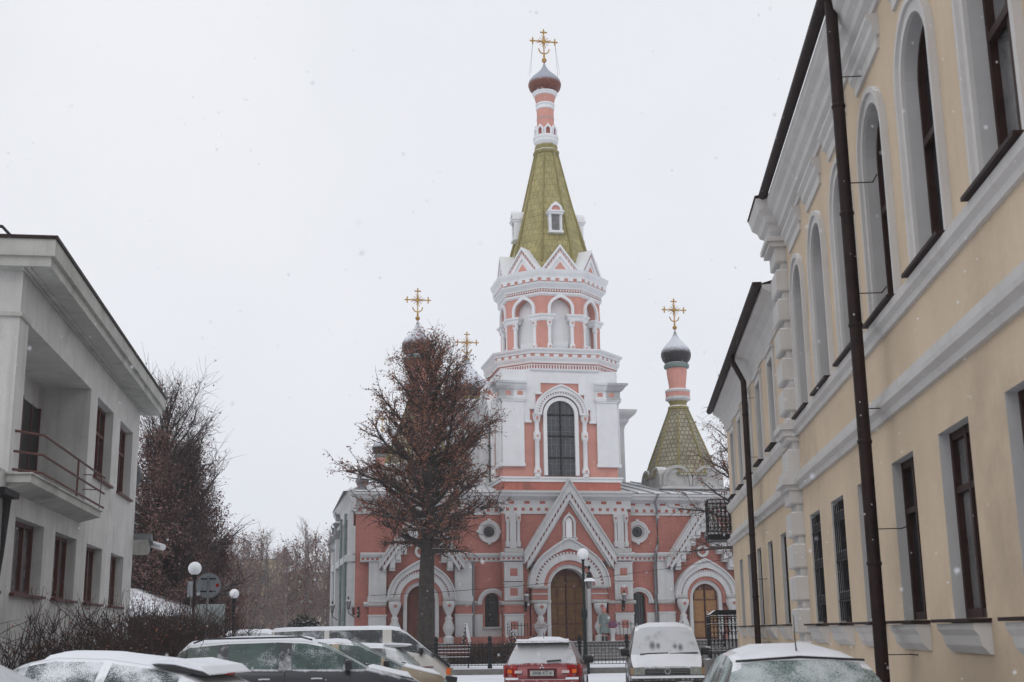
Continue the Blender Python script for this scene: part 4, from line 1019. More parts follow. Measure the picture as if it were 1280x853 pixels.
# downpipes: things fixed to the wall
def downpipe(s, y0, ztop, kink, r, label, par, n):
    m_ = MB()
    pts = ([(-s, -.5, ztop), (-s, -.5, ztop-.25), (-s+kink, y0, ztop-.85)] if kink is not None else [(-s, y0, ztop)])+[(-s+(kink or 0), y0, .25), (-s+(kink or 0), y0-.15, .1)]
    m_.tube(pts, r, 12)
    x = -s+(kink or 0)
    o = par(name='drainpipe', mb=m_, m=BROWNMET, smooth=True, ang=60, label=label)
    m_ = MB(); k = 0; z = .9
    while z < ztop-1:
        m_.lathe([(r+.004, z), (r+.012, z+.01), (r+.012, z+.04), (r+.004, z+.05)], (x, y0), 12); z += 1.55
    for q_ in range(0, len(m_.v), 48):
        c_ = MB(); c_.v = m_.v[q_:q_+48]; c_.f = [tuple(a-q_ for a in f) for f in m_.f if min(f) >= q_ and max(f) < q_+48]; par(name='pipe_collar', mb=c_, m=BROWNMET, parent=o)
    m_ = MB(); z = 1.35
    while z < ztop-1: m_.box(x+.0, x+.012, y0, 0, z, z+.012); m_.box(x-.01, x+.30, -.012, 0.0, z, z+.014); z += 1.55
    par(name='pipe_bracket', mb=m_, m=BROWNMET, parent=o)
downpipe(16.35, -.38, 10.3, None, .085, 'dark brown drainpipe', lambda **k: rb(**k), 6)
downpipe(32.9, -.28, 8.85, .35, .075, 'dark brown drainpipe with a kink under the eave', lambda **k: lw(**k), 5)
# wrought-iron balcony on the far end of the wing
bal = MB(); x0, x1, y0, y1, zb, zt = -SE-1.4, -SE-.02, -.74, .9, 4.80, 5.85
bo = lw('balcony', MB().box(x0-.05, x1, y0-.05, y1, zb-.25, zb-.08), IRON, LW_, label='black wrought iron balcony')
br = MB()
for z in (zb, zb+.14, zt-.28, zt): br.box(x0, x1, y0-.015, y0+.015, z, z+.03); br.box(x1-.03, x1, y0, y1, z, z+.03); br.box(x0, x0+.03, y0, y1, z, z+.03)
n = 12
for side_ in range(3):
    for i in range(n+1):
        f = i/n
        if side_ == 0: p = (x0+(x1-x0)*f, y0)
        elif side_ == 1: p = (x1-.015, y0+(y1-y0)*f)
        else: p = (x0+.015, y0+(y1-y0)*f)
        br.tube([(p[0], p[1], zb), (p[0], p[1], zt)], .014, 4)
        i0 = len(br.v)
        for zz, rr in ((zt-.14, .055), (zb+.35, .05), (zb+.6, .06), (zb+.08, .05)):
            for t in range(8):
                a0, a1 = 2*pi*t/8, 2*pi*(t+1)/8
                if side_ == 0: br.tube([(p[0]+.05+rr*cos(a0), p[1], zz+rr*sin(a0)), (p[0]+.05+rr*cos(a1), p[1], zz+rr*sin(a1))], .011, 3)
                else: br.tube([(p[0], p[1]+.05+rr*cos(a0), zz+rr*sin(a0)), (p[0], p[1]+.05+rr*cos(a1), zz+rr*sin(a1))], .011, 3)
lw('balcony_railing', br, IRON, bo)

# ------------------------------------------------------------------ grey building on the left
K = 1.15; WL = 5.2*K
LB = thing('grey_building', 'grey rendered two-storey building with a corner balcony and deep flat eaves on the left', 'building', (-WL*cos(AL), WL*sin(AL), 0), atan2(cos(AL), sin(AL)))
def lb(name, mb, m, parent=LB, **k): return put(name, mb, m, parent, **k)
hz = lambda z: 1.7+(z-1.7)*K
# local: x = s along the street (away), y = into the building
s0, s1 = 21.35*K, 35.2*K
def sc_ops(l): return [((a+b)/2*K, (b-a)/2*K, hz(z0), hz(z1), False) for a, b, z0, z1 in l]
gw = [(17.0-2.48, 18.71-2.48), (17.0, 18.71), (19.47, 21.1), (21.98, 23.5), (24.44, 25.95)]
gw = [(a*1.3, b*1.3) for a, b in gw]
mb = MB(); rv = MB()
wall_open(mb, rv, 16*K, s1, 0, hz(4.3), 0, sc_ops([(a, b, 2.44, 3.70) for a, b in gw]), .32)
wall_open(mb, rv, s0, s1, hz(4.3), hz(7.02), 0, sc_ops([(22.0, 28.0, 4.33, 7.01), (28.85, 31.0, 5.22, 7.0), (32.05, 34.15, 5.22, 7.0)]), .32)
mb.add([(s0, 0, hz(7.02)), (s1, 0, hz(7.02)), (s1, 0, hz(7.9)), (s0, 0, hz(7.9))], [(0, 1, 2, 3)])
mb.add([(s1, 0, 0), (s1, 10, 0), (s1, 10, hz(7.9)), (s1, 0, hz(7.9))], [(0, 1, 2, 3)])
mb.add([(s0, 0, hz(4.3)), (s0, 10, hz(4.3)), (s0, 10, hz(7.9)), (s0, 0, hz(7.9))], [(0, 3, 2, 1)])
mb.add([(16*K, 0, 0), (16*K, 10, 0), (16*K, 10, hz(4.3)), (16*K, 0, hz(4.3))], [(0, 3, 2, 1)])
lbw = lb('wall', mb, GREYPL); put_split('window_reveal', rv, GREYPL, lbw)
# loggia interior
mb = MB(); a, b, z0, z1, dp = 22.0*K, 28.0*K, hz(4.33), hz(7.01), 1.25
mb.add([(a, dp, z0), (b, dp, z0), (b, dp, z1), (a, dp, z1), (a, .32, z0), (b, .32, z0), (b, .32, z1), (a, .32, z1)], [(0, 1, 2, 3), (4, 5, 1, 0), (7, 3, 2, 6), (4, 0, 3, 7), (5, 6, 2, 1)])
lo = lb('loggia', mb, GREYPL); lb('loggia_door', MB().box(b-1.85, b-.12, dp-.06, dp-.01, z0, z0+2.5), mat('dark_door_paint', (.012, .009, .009), .5, .2, 6, spec=.25), lo)
lb('door_frame', MB().box(b-1.93, b-1.85, dp-.08, dp, z0, z0+2.55).box(b-.12, b-.04, dp-.08, dp, z0, z0+2.55).box(b-1.0, b-.94, dp-.08, dp, z0, z0+2.5), BROWNFRAME, lo)
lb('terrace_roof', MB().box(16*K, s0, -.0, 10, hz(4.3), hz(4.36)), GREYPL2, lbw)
lb('pier_moulding', MB().box(s0-.06, 22.0*K+.0, -.05, 0, hz(6.98), hz(7.05)).box(s0-.06, s0, 0, 8, hz(6.98), hz(7.05)), GREYPL2, lbw)
# eaves
e_in = .5*K
ev = MB(); ev.box(s0-.35, s1+.85, -e_in, 10, hz(7.78), hz(7.95)); ev.box(s0-.42, s1+.92, -e_in-.08, 10, hz(7.95), hz(8.24))
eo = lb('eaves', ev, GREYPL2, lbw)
lb('roof_edge', MB().box(s0-.46, s1+.96, -e_in-.12, 10, hz(8.24), hz(8.30)), BROWNMET, eo)
lb('soffit_groove', MB().box(s0-.3, s1+.8, -.20, -.15, hz(7.78)-.03, hz(7.78)-.001).box(s0-.3, s1+.8, -.08, -.04, hz(7.78)-.03, hz(7.78)-.001), GREYPL2, eo)
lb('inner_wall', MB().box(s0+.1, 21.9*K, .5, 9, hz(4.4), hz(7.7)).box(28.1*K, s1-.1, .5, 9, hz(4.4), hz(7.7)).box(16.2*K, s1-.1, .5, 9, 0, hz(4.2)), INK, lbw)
for up, l in ((0, gw), (1, [(28.85, 31.0), (32.05, 34.15)])):
    for a, b in l:
        a, b = a*K, b*K; z0, z1 = (hz(2.44), hz(3.70)) if not up else (hz(5.22), hz(7.0))
        w0 = lb('window', MB().box(a, b, .30, .33, z0, z1), CURTAIN if not up else GLASS)
        f = MB(); wdt = (b-a)
        for t in (0, .33, .66): f.box(a+wdt*t, a+wdt*t+.08, .22, .30, z0, z1)
        f.box(b-.08, b, .22, .30, z0, z1); f.box(a, b, .225, .30, z0, z0+.08); f.box(a, b, .225, .30, z1-.08, z1)
        if up: f.box(a, b, .225, .30, z0+(z1-z0)*.62, z0+(z1-z0)*.62+.08)
        lb('frame', f, BROWNFRAME, w0)
        lb('sill', MB().box(a-.08, b+.08, -.1, .22, z0-.06, z0-.002), BROWNFRAME, w0)
# balcony slab and railing
zb = hz(4.33)
sl_ = MB(); sl_.box(21.2*K, 27.75*K, -.46, 0, hz(4.17), zb-.03); sl_.box(21.15*K, 27.8*K, -.5, 2.2, zb-.03, zb-.002)
sb = MB(); sb.prism([(0, hz(4.06)), (-.3, hz(4.13)), (-.46, hz(4.17)), (0, hz(4.17))], 21.3*K, 27.6*K, 'x')
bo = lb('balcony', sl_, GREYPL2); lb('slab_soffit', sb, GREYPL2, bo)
rl = MB(); yb = -.42
for z in (zb+.12, zb+.47, zb+.86):
    rl.tube([(21.6*K, 0.02, z), (22.1*K, yb, z), (27.7*K, yb, z), (28.2*K, yb, z)], .026, 6)
for s in (25.2*K,): rl.tube([(s, yb, zb), (s, yb, zb+.86)], .024, 6)
rl.tube([(27.7*K, yb, zb+.02), (27.9*K, yb+.02, zb+.86)], .01, 4)
for z in (zb+.5, zb+.86): rl.tube([(27.7*K, yb, z), (27.7*K, .0, z+.02)], .012, 4)
lb('balcony_railing', rl, RUST, bo)
# roof hatch rails
rl = MB(); zz = hz(8.3)
for yy in (.6, 1.5): rl.tube([(s0+2.6, yy, zz), (s0+1.5, yy, zz+.5), (s0+.9, yy+.1, zz+.58), (s0+.4, yy+1.4, zz+.58)], .035, 6)
rl.tube([(s0+1.5, .6, zz), (s0+1.5, .6, zz+.5)], .035, 6)
lb('roof_railing', rl, IRON, LB)
# far-corner satellite dish, brackets and porch roof
dish = MB(); R_ = .48
dish.loft([[(R_*t*cos(2*pi*i/20), -.28*R_*(t*t-1), R_*t*sin(2*pi*i/20)) for i in range(20)] for t in (.05, .35, .65, .9, 1.0)], cap=True)
do = put('satellite_dish', dish.xf(Matrix.Rotation(.9, 4, 'Z')), ZINC, None, smooth=True)
do.parent = None
LM = Matrix.Translation(LB.location) @ Matrix.Rotation(LB.rotation_euler.z, 4, 'Z')
do.location = LM @ Vector((s1+.45, .25, hz(6.0))); do.rotation_euler = (0, 0, LB.rotation_euler.z)
tag(do, 'round grey satellite dish fixed at the far corner of the grey building', 'satellite dish')
put('dish_arm', MB().tube([(0, .05, 0), (-.45, .15, -.1)], .03, 6), IRON, do)
po = MB(); po.prism([(s1, hz(4.25)), (s1+.6, hz(4.08)), (s1+.65, hz(4.18)), (s1, hz(4.42))], -.55, 2.0, 'y')
pp = MB(); pp.prism([(s1, hz(3.85)), (s1+.5, hz(3.95)), (s1+.6, hz(4.08)), (s1, hz(4.25))], -.45, 2.0, 'y')
pr2 = lb('porch_roof', po, ZINC); lb('porch_soffit', pp, GREYPL2, pr2)
fm = MB()
for k in range(3): fm.tube([(s1+.02, .1, hz(4.75+.3*k)), (s1+.8, .0, hz(4.72+.3*k))], .02, 5)
lb('wire_brackets', fm, ZINC, pr2)
fl = MB().tube([(0, 0, 0), (.5, -.55, -.14)], .1, 10); fo = put('floodlight', fl, GLOBE, None); fo.location = LM @ Vector((s1+.6, -.5, hz(4.17))); tag(fo, 'white tubular floodlight on the tip of the porch roof', 'floodlight')
# cable bundle on the near wall
cb = MB()
for k in range(5): cb.tube([(17.0*K*1.3-1.2+.06*k, -.05-.015*k, hz(3.9)), (17.0*1.3*K-1.25+.05*k+.05*sin(k), -.08, hz(3.0)), (17.0*1.3*K-1.5-.1*k, -.06, 1.2), (17*1.3*K-1.9-.1*k, -.05, .3)], .018, 5)
co = lb('cables', cb, RUBBER, LB); lb('cable_bracket', MB().box(17*1.3*K-2.0, 17*1.3*K-.9, -.25, 0, hz(3.9), hz(3.9)+.12), IRON, co)
# low snowy hipped roof beyond the grey building
SH = thing('low_pavilion', 'low pavilion with a snow-covered sloping roof behind the bushes', 'shed', (0, 0, 0))
p0 = gpt(152, 52); p1 = gpt(226, 52)
m_ = MB(); m_.box(p0.x-2.5, p1.x-.3, 52, 60, 0, 2.55); put('wall', m_, GREYPL, SH)
m_ = MB(); m_.loft([[(p0.x-3, 51.6, 2.5), (p1.x, 51.6, 2.5), (p1.x, 60.4, 2.5), (p0.x-3, 60.4, 2.5)], [(p0.x-2.2, 55.5, 3.75), (p0.x-.6, 55.5, 3.75), (p0.x-.6, 56.5, 3.75), (p0.x-2.2, 56.5, 3.75)]]); put('roof', m_, mat('tile_roof_snow', (0.20, 0.17, 0.18), 0.8, .2, 2, snow=(0.55, 1.05, 0.55, 2.2)), SH)

# ------------------------------------------------------------------ vegetation
def tri_tube(V, F, pts, rads, n=3):
    base = len(V); m = len(pts)
    for i, p in enumerate(pts):
        d = pts[min(i+1, m-1)]-pts[max(i-1, 0)]
        if d.length < 1e-6: d = Vector((0, 0, 1))
        d.normalize(); a = d.cross(Vector((0.3, 0.2, 1)))
        if a.length < .05: a = d.cross(Vector((1, 0, 0)))
        a.normalize(); b = d.cross(a); r = rads[i]
        for k in range(n):
            t = 2*pi*k/n; q = p+a*(cos(t)*r)+b*(sin(t)*r); V.append((q.x, q.y, q.z))
    for i in range(m-1):
        for k in range(n):
            j = (k+1) % n; F.append((base+i*n+k, base+i*n+j, base+(i+1)*n+j, base+(i+1)*n+k))
def wander(rng, p, d, L, seg, up, jit):
    pts = [p.copy()]; d = d.normalized(); st = L/seg
    for i in range(seg):
        d = (d+Vector((rng.gauss(0, jit), rng.gauss(0, jit), rng.gauss(0, jit)+up*st))).normalized()
        p = p+d*st; pts.append(p.copy())
    return pts
def leaf_obj(name, pts, size, m, parent, rng, clump=None):
    """thousands of small leaf faces"""
    P_ = np.array(pts); n = len(P_); r = np.random.RandomState(rng.randint(0, 9999))
    a = r.normal(size=(n, 3)); a /= np.linalg.norm(a, axis=1)[:, None]
    b = np.cross(a, r.normal(size=(n, 3))); b /= np.linalg.norm(b, axis=1)[:, None]
    s = size*(0.6+0.8*r.rand(n))[:, None]
    V = np.stack([P_, P_+a*s*.5+b*s*.32, P_+a*s, P_+a*s*.5-b*s*.32], 1).reshape(-1, 3)
    me = bpy.data.meshes.new(name); me.vertices.add(n*4); me.vertices.foreach_set('co', V.ravel())
    me.loops.add(n*4); me.loops.foreach_set('vertex_index', np.arange(n*4)); me.polygons.add(n)
    me.polygons.foreach_set('loop_start', np.arange(0, n*4, 4)); me.polygons.foreach_set('loop_total', np.full(n, 4))
    me.update(); me.materials.append(m); return link(bpy.data.objects.new(name, me), parent)
def make_tree(name, label, cat, loc, H, r0, seed, crown0=.3, spread=3.2, nl=60, elev=(10, 70), droop=0.0, up=.12, leaf=None, lsz=.1, lpt=4, sec=.3, tw=.16,
              shape=lambda t: (1-t)**.7, lean=(0, 0), mt=BARK, mtw=TWIG, group=None, leaders=0, twl=.5, leafprob=1.0, n2=1.0, tmin=.006, lscat=.08):
    rng = random.Random(seed)
    T = thing(name, label, cat, loc, 0, group)
    V = []; F = []; tv = []; tf = []; LP = []
    tp = []; seg = 14; x = y = 0
    for i in range(seg+1):
        f = i/seg; x = lean[0]*f+.12*sin(f*5+seed)*f; y = lean[1]*f+.1*cos(f*4+seed)*f
        tp.append(Vector((x, y, H*f)))
    tri_tube(V, F, tp, [max(.02, r0*((1-i/seg)**.8*.92+.03)*(1.25 if i == 0 else 1)) for i in range(seg+1)], 10)
    def at(f):
        k = min(seg-1, int(f*seg)); t = f*seg-k; return tp[k].lerp(tp[k+1], t)
    def twigs(pts, L, r, dens):
        n = max(1, int(L/tw*dens))
        for j in range(n):
            f = rng.random(); k = min(len(pts)-2, int(f*(len(pts)-1))); p = pts[k].lerp(pts[k+1], f*(len(pts)-1)-k)
            d = (pts[k+1]-pts[k]).normalized()+Vector((rng.gauss(0, .6), rng.gauss(0, .6), rng.gauss(0, .45)+.1-droop*.4))
            q = wander(rng, p, d, twl*(.5+rng.random()), 2, -droop*.8+up*.4, .22)
            tri_tube(tv, tf, q, [max(tmin, r*.45), max(tmin, r*.3), tmin*.6], 3)
            if leaf and rng.random() < leafprob:
                for _ in range(lpt):
                    g_ = rng.random()*1.9; a_ = q[int(min(1, g_))]; b_ = q[int(min(1, g_))+1]
                    LP.append(tuple(a_.lerp(b_, g_-int(min(1, g_)))+Vector((rng.gauss(0, lscat), rng.gauss(0, lscat), rng.gauss(0, lscat)-.02))))
    az = rng.random()*6
    for i in range(nl):
        t = (i+rng.random()*.8)/nl; f = crown0+(1-crown0)*t*.985
        p = at(f); az += 2.399+rng.gauss(0, .35); L = spread*shape(t)*(.7+.5*rng.random())+.25
        e = radians(elev[0]+(elev[1]-elev[0])*t+rng.gauss(0, 7))
        d = Vector((cos(az)*cos(e), sin(az)*cos(e), sin(e)))
        rr = r0*(.30*(1-t)+.10)*(.7+.4*rng.random())
        q = wander(rng, p, d, L, 6, up*(1.0 if t > .25 else .3)-droop*(1-t)*.3, .10)
        tri_tube(V, F, q, [rr*(1-k/6.6)+.006 for k in range(7)], 5)
        ns = max(2, int(L/sec*n2))
        for j in range(ns):
            g_ = .18+.82*(j+rng.random())/ns; g_ = min(.99, g_); k = int(g_*6); p2 = q[k].lerp(q[k+1], g_*6-k)
            d2 = (q[k+1]-q[k]).normalized()+Vector((rng.gauss(0, .55), rng.gauss(0, .55), rng.gauss(0, .35)+up*1.2))
            L2 = (.25+.42*L*(1-g_*.55))*(.6+.6*rng.random())
            q2 = wander(rng, p2, d2, L2, 4, up-droop*.5, .16)
            r2 = max(.010, rr*.42*(1-g_*.5)); tri_tube(tv, tf, q2, [max(tmin, r2*(1-m/4.6)) for m in range(5)], 3)
            twigs(q2, L2, r2, 1.0)
        twigs(q[3:], L*.5, rr*.4, .8)
    for i in range(leaders):
        f = .42+.33*rng.random(); p = at(f); a_ = rng.random()*6.28; L = H*(.97-f)*rng.uniform(.75, 1.0)
        q = wander(rng, p, Vector((cos(a_)*.55, sin(a_)*.55, 1)), L, 7, .22, .05)
        rr = r0*.26; tri_tube(V, F, q, [rr*(1-k/7.8)+.006 for k in range(8)], 5)
        for j in range(int(L/sec*1.6)):
            g_ = .1+.9*rng.random(); k = min(6, int(g_*7)); p2 = q[k].lerp(q[k+1], g_*7-k)
            q2 = wander(rng, p2, (q[k+1]-q[k]).normalized()*.7+Vector((rng.gauss(0, .6), rng.gauss(0, .6), .25)), (.35+.16*L*(1-g_)+.35*rng.random()), 4, up, .16)
            tri_tube(tv, tf, q2, [.012, .011, .009, .007, .005], 3); twigs(q2, .8, .012, 1.0)
    me = MB(); me.v = V; me.f = F; put('trunk', me, mt, T, smooth=True)
    me = MB(); me.v = tv; me.f = tf; put('crown', me, mtw, T)
    if leaf and LP: leaf_obj('leaves', LP, lsz, leaf, T, rng)
    return T

tb = gpt(532, 57.5, .2)
make_tree('linden_tree', 'big tree in front of the church with rust-brown leaves still on', 'tree', tb, 14.9, .47, 11, crown0=.34, spread=3.35, nl=92, elev=(8, 66), droop=.20, up=.15, leaders=5,
          leaf=LEAFR, lsz=.095, lpt=5, sec=.24, tw=.175, shape=lambda t: (1.0*(1-t)**.62+.20*sin(pi*t)+.04)*min(1, .58+3*t), leafprob=.9, lean=(.2, 0), twl=.46, lscat=.09)
# bare and red-leaved trees behind the grey building
make_tree('bare_tree', 'tall bare tree with fine upswept twigs behind the grey building eave', 'tree', gpt(198, 58), 12.2, .30, 5, crown0=.2, spread=3.5, nl=75, elev=(30, 68), up=.22,
          leaf=LEAFP, lsz=.12, lpt=2, sec=.28, tw=.17, shape=lambda t: (1-t)**.30*.95+.1, leafprob=.2, twl=.85)
make_tree('red_leaved_tree', 'broad dull red tree beside the bare one at the left', 'tree', gpt(222, 62), 10.4, .32, 8, crown0=.08, spread=3.5, nl=130, elev=(5, 75), up=.16,
          leaf=LEAFP, lsz=.11, lpt=10, sec=.27, tw=.17, shape=lambda t: (1-t)**.5, twl=.55, lscat=.14)
make_tree('dense_brown_tree', 'dense brownish tree just past the corner of the grey building', 'tree', gpt(184, 57), 10.6, .28, 9, crown0=.06, spread=2.9, nl=90, elev=(10, 75), up=.18,
          leaf=LEAFP, lsz=.11, lpt=8, sec=.27, tw=.17, shape=lambda t: (1-t)**.5, twl=.55, lscat=.14)
# tree behind the yellow building, twigs hanging over its far eave
make_tree('hanging_twig_tree', 'tree behind the yellow wing with drooping twigs and a few red leaves', 'tree', gpt(936, 59), 12.6, .24, 21, crown0=.42, spread=3.2, nl=46, elev=(15, 60), droop=.55, up=.08,
          leaf=LEAFR, lsz=.09, lpt=4, sec=.32, tw=.20, shape=lambda t: (1-t)**.45, leafprob=.6, twl=.6)
# wood in the distance
protos = []
lab = 'bare slender tree in the misty wood between the grey building and the church'
for k in range(4):
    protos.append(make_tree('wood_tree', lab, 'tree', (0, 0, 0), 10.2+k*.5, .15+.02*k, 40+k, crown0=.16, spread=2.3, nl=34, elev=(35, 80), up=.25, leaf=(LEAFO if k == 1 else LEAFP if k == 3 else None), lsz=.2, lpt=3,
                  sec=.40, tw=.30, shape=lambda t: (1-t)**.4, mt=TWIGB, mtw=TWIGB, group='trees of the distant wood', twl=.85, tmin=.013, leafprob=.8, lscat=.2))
rng = random.Random(3)
for i in range(26):
    px = 266+i*6.2+rng.uniform(-3, 3); d = rng.choice((88, 96, 104, 112, 120))+rng.uniform(-4, 4)
    if px > 416: d = max(d, 112)
    P0_ = gpt(px, d); o = protos[i % 4] if i < 4 else dup_tree(protos[i % 4] if rng.random() < .9 else protos[0])
    o.location = P0_; o.rotation_euler = (0, 0, rng.uniform(0, 6.28)); q = d/108*rng.uniform(.86, 1.08)*.90; o.scale = (q, q, q)
for i in range(6):
    px = 215+i*9; o = dup_tree(protos[i % 4]); o.location = gpt(px, 82+i*3); o.rotation_euler = (0, 0, i*1.3); o.scale = (.8, .8, .8)
def bush(name, label, cat, loc, w_, d_, h, n, seed, m, rad=.008, leaf=None, nleaf=0, lsz=.05, kind=None, upright=.6, parent_kind=None):
    rng = random.Random(seed); V = []; F = []; LP = []
    for i in range(n):
        x, y = rng.uniform(-w_/2, w_/2), rng.uniform(-d_/2, d_/2)
        hh = h*(.55+.5*rng.random())
        dr = Vector((rng.gauss(0, .32), rng.gauss(0, .32), 1))
        q = wander(rng, Vector((x, y, 0)), dr, hh, 5, upright*.2, .16)
        tri_tube(V, F, q, [rad*(2-k*.32) for k in range(6)], 3)
        for j in range(6):
            k = rng.randint(1, 4); p = q[k]
            q2 = wander(rng, p, Vector((rng.gauss(0, .8), rng.gauss(0, .8), .9)), hh*.38*rng.uniform(.5, 1.2), 3, .1, .2)
            tri_tube(V, F, q2, [rad, rad*.8, rad*.6, rad*.4], 3)
            if leaf:
                for _ in range(nleaf): LP.append(tuple(q2[rng.randint(0, 3)]+Vector((rng.gauss(0, .06), rng.gauss(0, .06), rng.gauss(0, .06)))))
    mb_ = MB(); mb_.v = V; mb_.f = F
    if kind == 'stuff':
        o = put(name, mb_, m); o.location = loc; o.rotation_euler = (0, 0, AL*-0); tag(o, label, None, None, 'stuff')
        return o
    T = thing(name, label, cat, loc); put('stems', mb_, m, T)
    if leaf: leaf_obj('leaves', LP, lsz, leaf, T, rng)
    return T
def on_lb(s, y): 
    v = LM @ Vector((s, y, 0)); return (v.x, v.y, 0)
bush('bare_shrub', 'bare spreading shrub under the first ground-floor window of the grey building', 'shrub', on_lb(23.5, -1.6), 3.2, 1.4, 2.35, 150, 1, TWIG, .009, LEAFR, 1, .05)
bush('bare_shrub', 'bare shrub under the second ground-floor window of the grey building', 'shrub', on_lb(27.5, -1.6), 3.6, 1.5, 2.45, 210, 2, TWIG, .009, LEAFR, 1, .05)
bush('bare_shrub', 'bare shrub under the last two ground-floor windows of the grey building', 'shrub', on_lb(32.5, -1.5), 5.0, 1.6, 2.5, 330, 3, TWIG, .009, LEAFR, 1, .05)
bush('tangled_shrub', 'dense tangled shrub beyond the grey building in front of the snowy roof', 'shrub', gpt(196, 43), 3.0, 2.4, 2.75, 700, 4, HEDGEM, .010, LEAFR, 1, .05)
bush('arching_shrub', 'loose shrub with arching twigs behind the round road sign', 'shrub', gpt(246, 50), 2.4, 1.6, 2.4, 200, 5, TWIG, .010)
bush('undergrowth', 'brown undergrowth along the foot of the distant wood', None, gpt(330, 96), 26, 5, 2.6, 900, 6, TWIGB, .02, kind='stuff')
bush('clipped_hedge', 'brown leafless hedge behind the iron fence left of the church steps', 'hedge', gpt(612, 62.2, .2), 3.9, .8, 1.05, 900, 7, HEDGEM, .008, LEAFR, 1, .04)
EV = thing('evergreen_shrub', 'dark round evergreen shrub rising behind the white minibus', 'shrub', gpt(381, 76))
rng = random.Random(9); LP = []
for i in range(9000):
    a = rng.uniform(0, 2*pi); u = rng.uniform(-.2, 1); rr = rng.random()**.35; rad = sqrt(max(0, 1-u*u))
    LP.append((1.45*rr*rad*cos(a)*(1+.15*sin(3*a)), 1.3*rr*rad*sin(a), .5+2.15*rr*u*(1+.08*sin(5*a))))
leaf_obj('foliage', LP, .16, EVERG, EV, rng); put('trunk', MB().lathe([(.12, 0), (.1, 1.2)], (0, 0), 8), BARK, EV)

# ------------------------------------------------------------------ far buildings behind the wood
def block(name, label, px0, px1, d, h, m, mroof, rows, colsn, roofh=1.6):
    T = thing(name, label, 'building', gpt((px0+px1)/2, d)); W_ = (px1-px0)/1560*d
    put('wall', MB().box(-W_/2, W_/2, 0, 12, 0, h), m, T)
    put('roof', MB().prism([(-.6, h), (12.6, h), (6, h+roofh)], -W_/2-.5, W_/2+.5, 'x'), mroof, T)
    for i in range(rows):
        for j in range(colsn):
            x = -W_/2+W_*(j+.5)/colsn; z = 1.2+i*(h-.8)/rows
            w0 = put('window', MB().box(x-.55, x+.55, -.04, 0, z, z+1.5), GLASS, T); put('frame', MB().box(x-.65, x+.65, -.1, -.04, z-.12, z).box(x-.04, x+.04, -.07, -.04, z, z+1.5), WHITE, w0)
PALEY = mat('pale_yellow_plaster', (0.50, 0.42, 0.24), .9, .05, 1)
REDROOF = mat('dark_red_roof', (0.16, 0.09, 0.09), .8, .1, 1, snow=(0.5, 1.1, 0.5, 2.0))
block('apartment_block', 'pale yellow building faintly seen through the wood past the red tree', 240, 334, 132, 9.4, PALEY, REDROOF, 3, 6)
block('apartment_house', 'cream house with a dark red roof faintly seen through the wood beside the church', 356, 430, 138, 8.2, mat('cream_plaster', (0.52, 0.48, 0.40), .9, .05, 1), REDROOF, 2, 4)

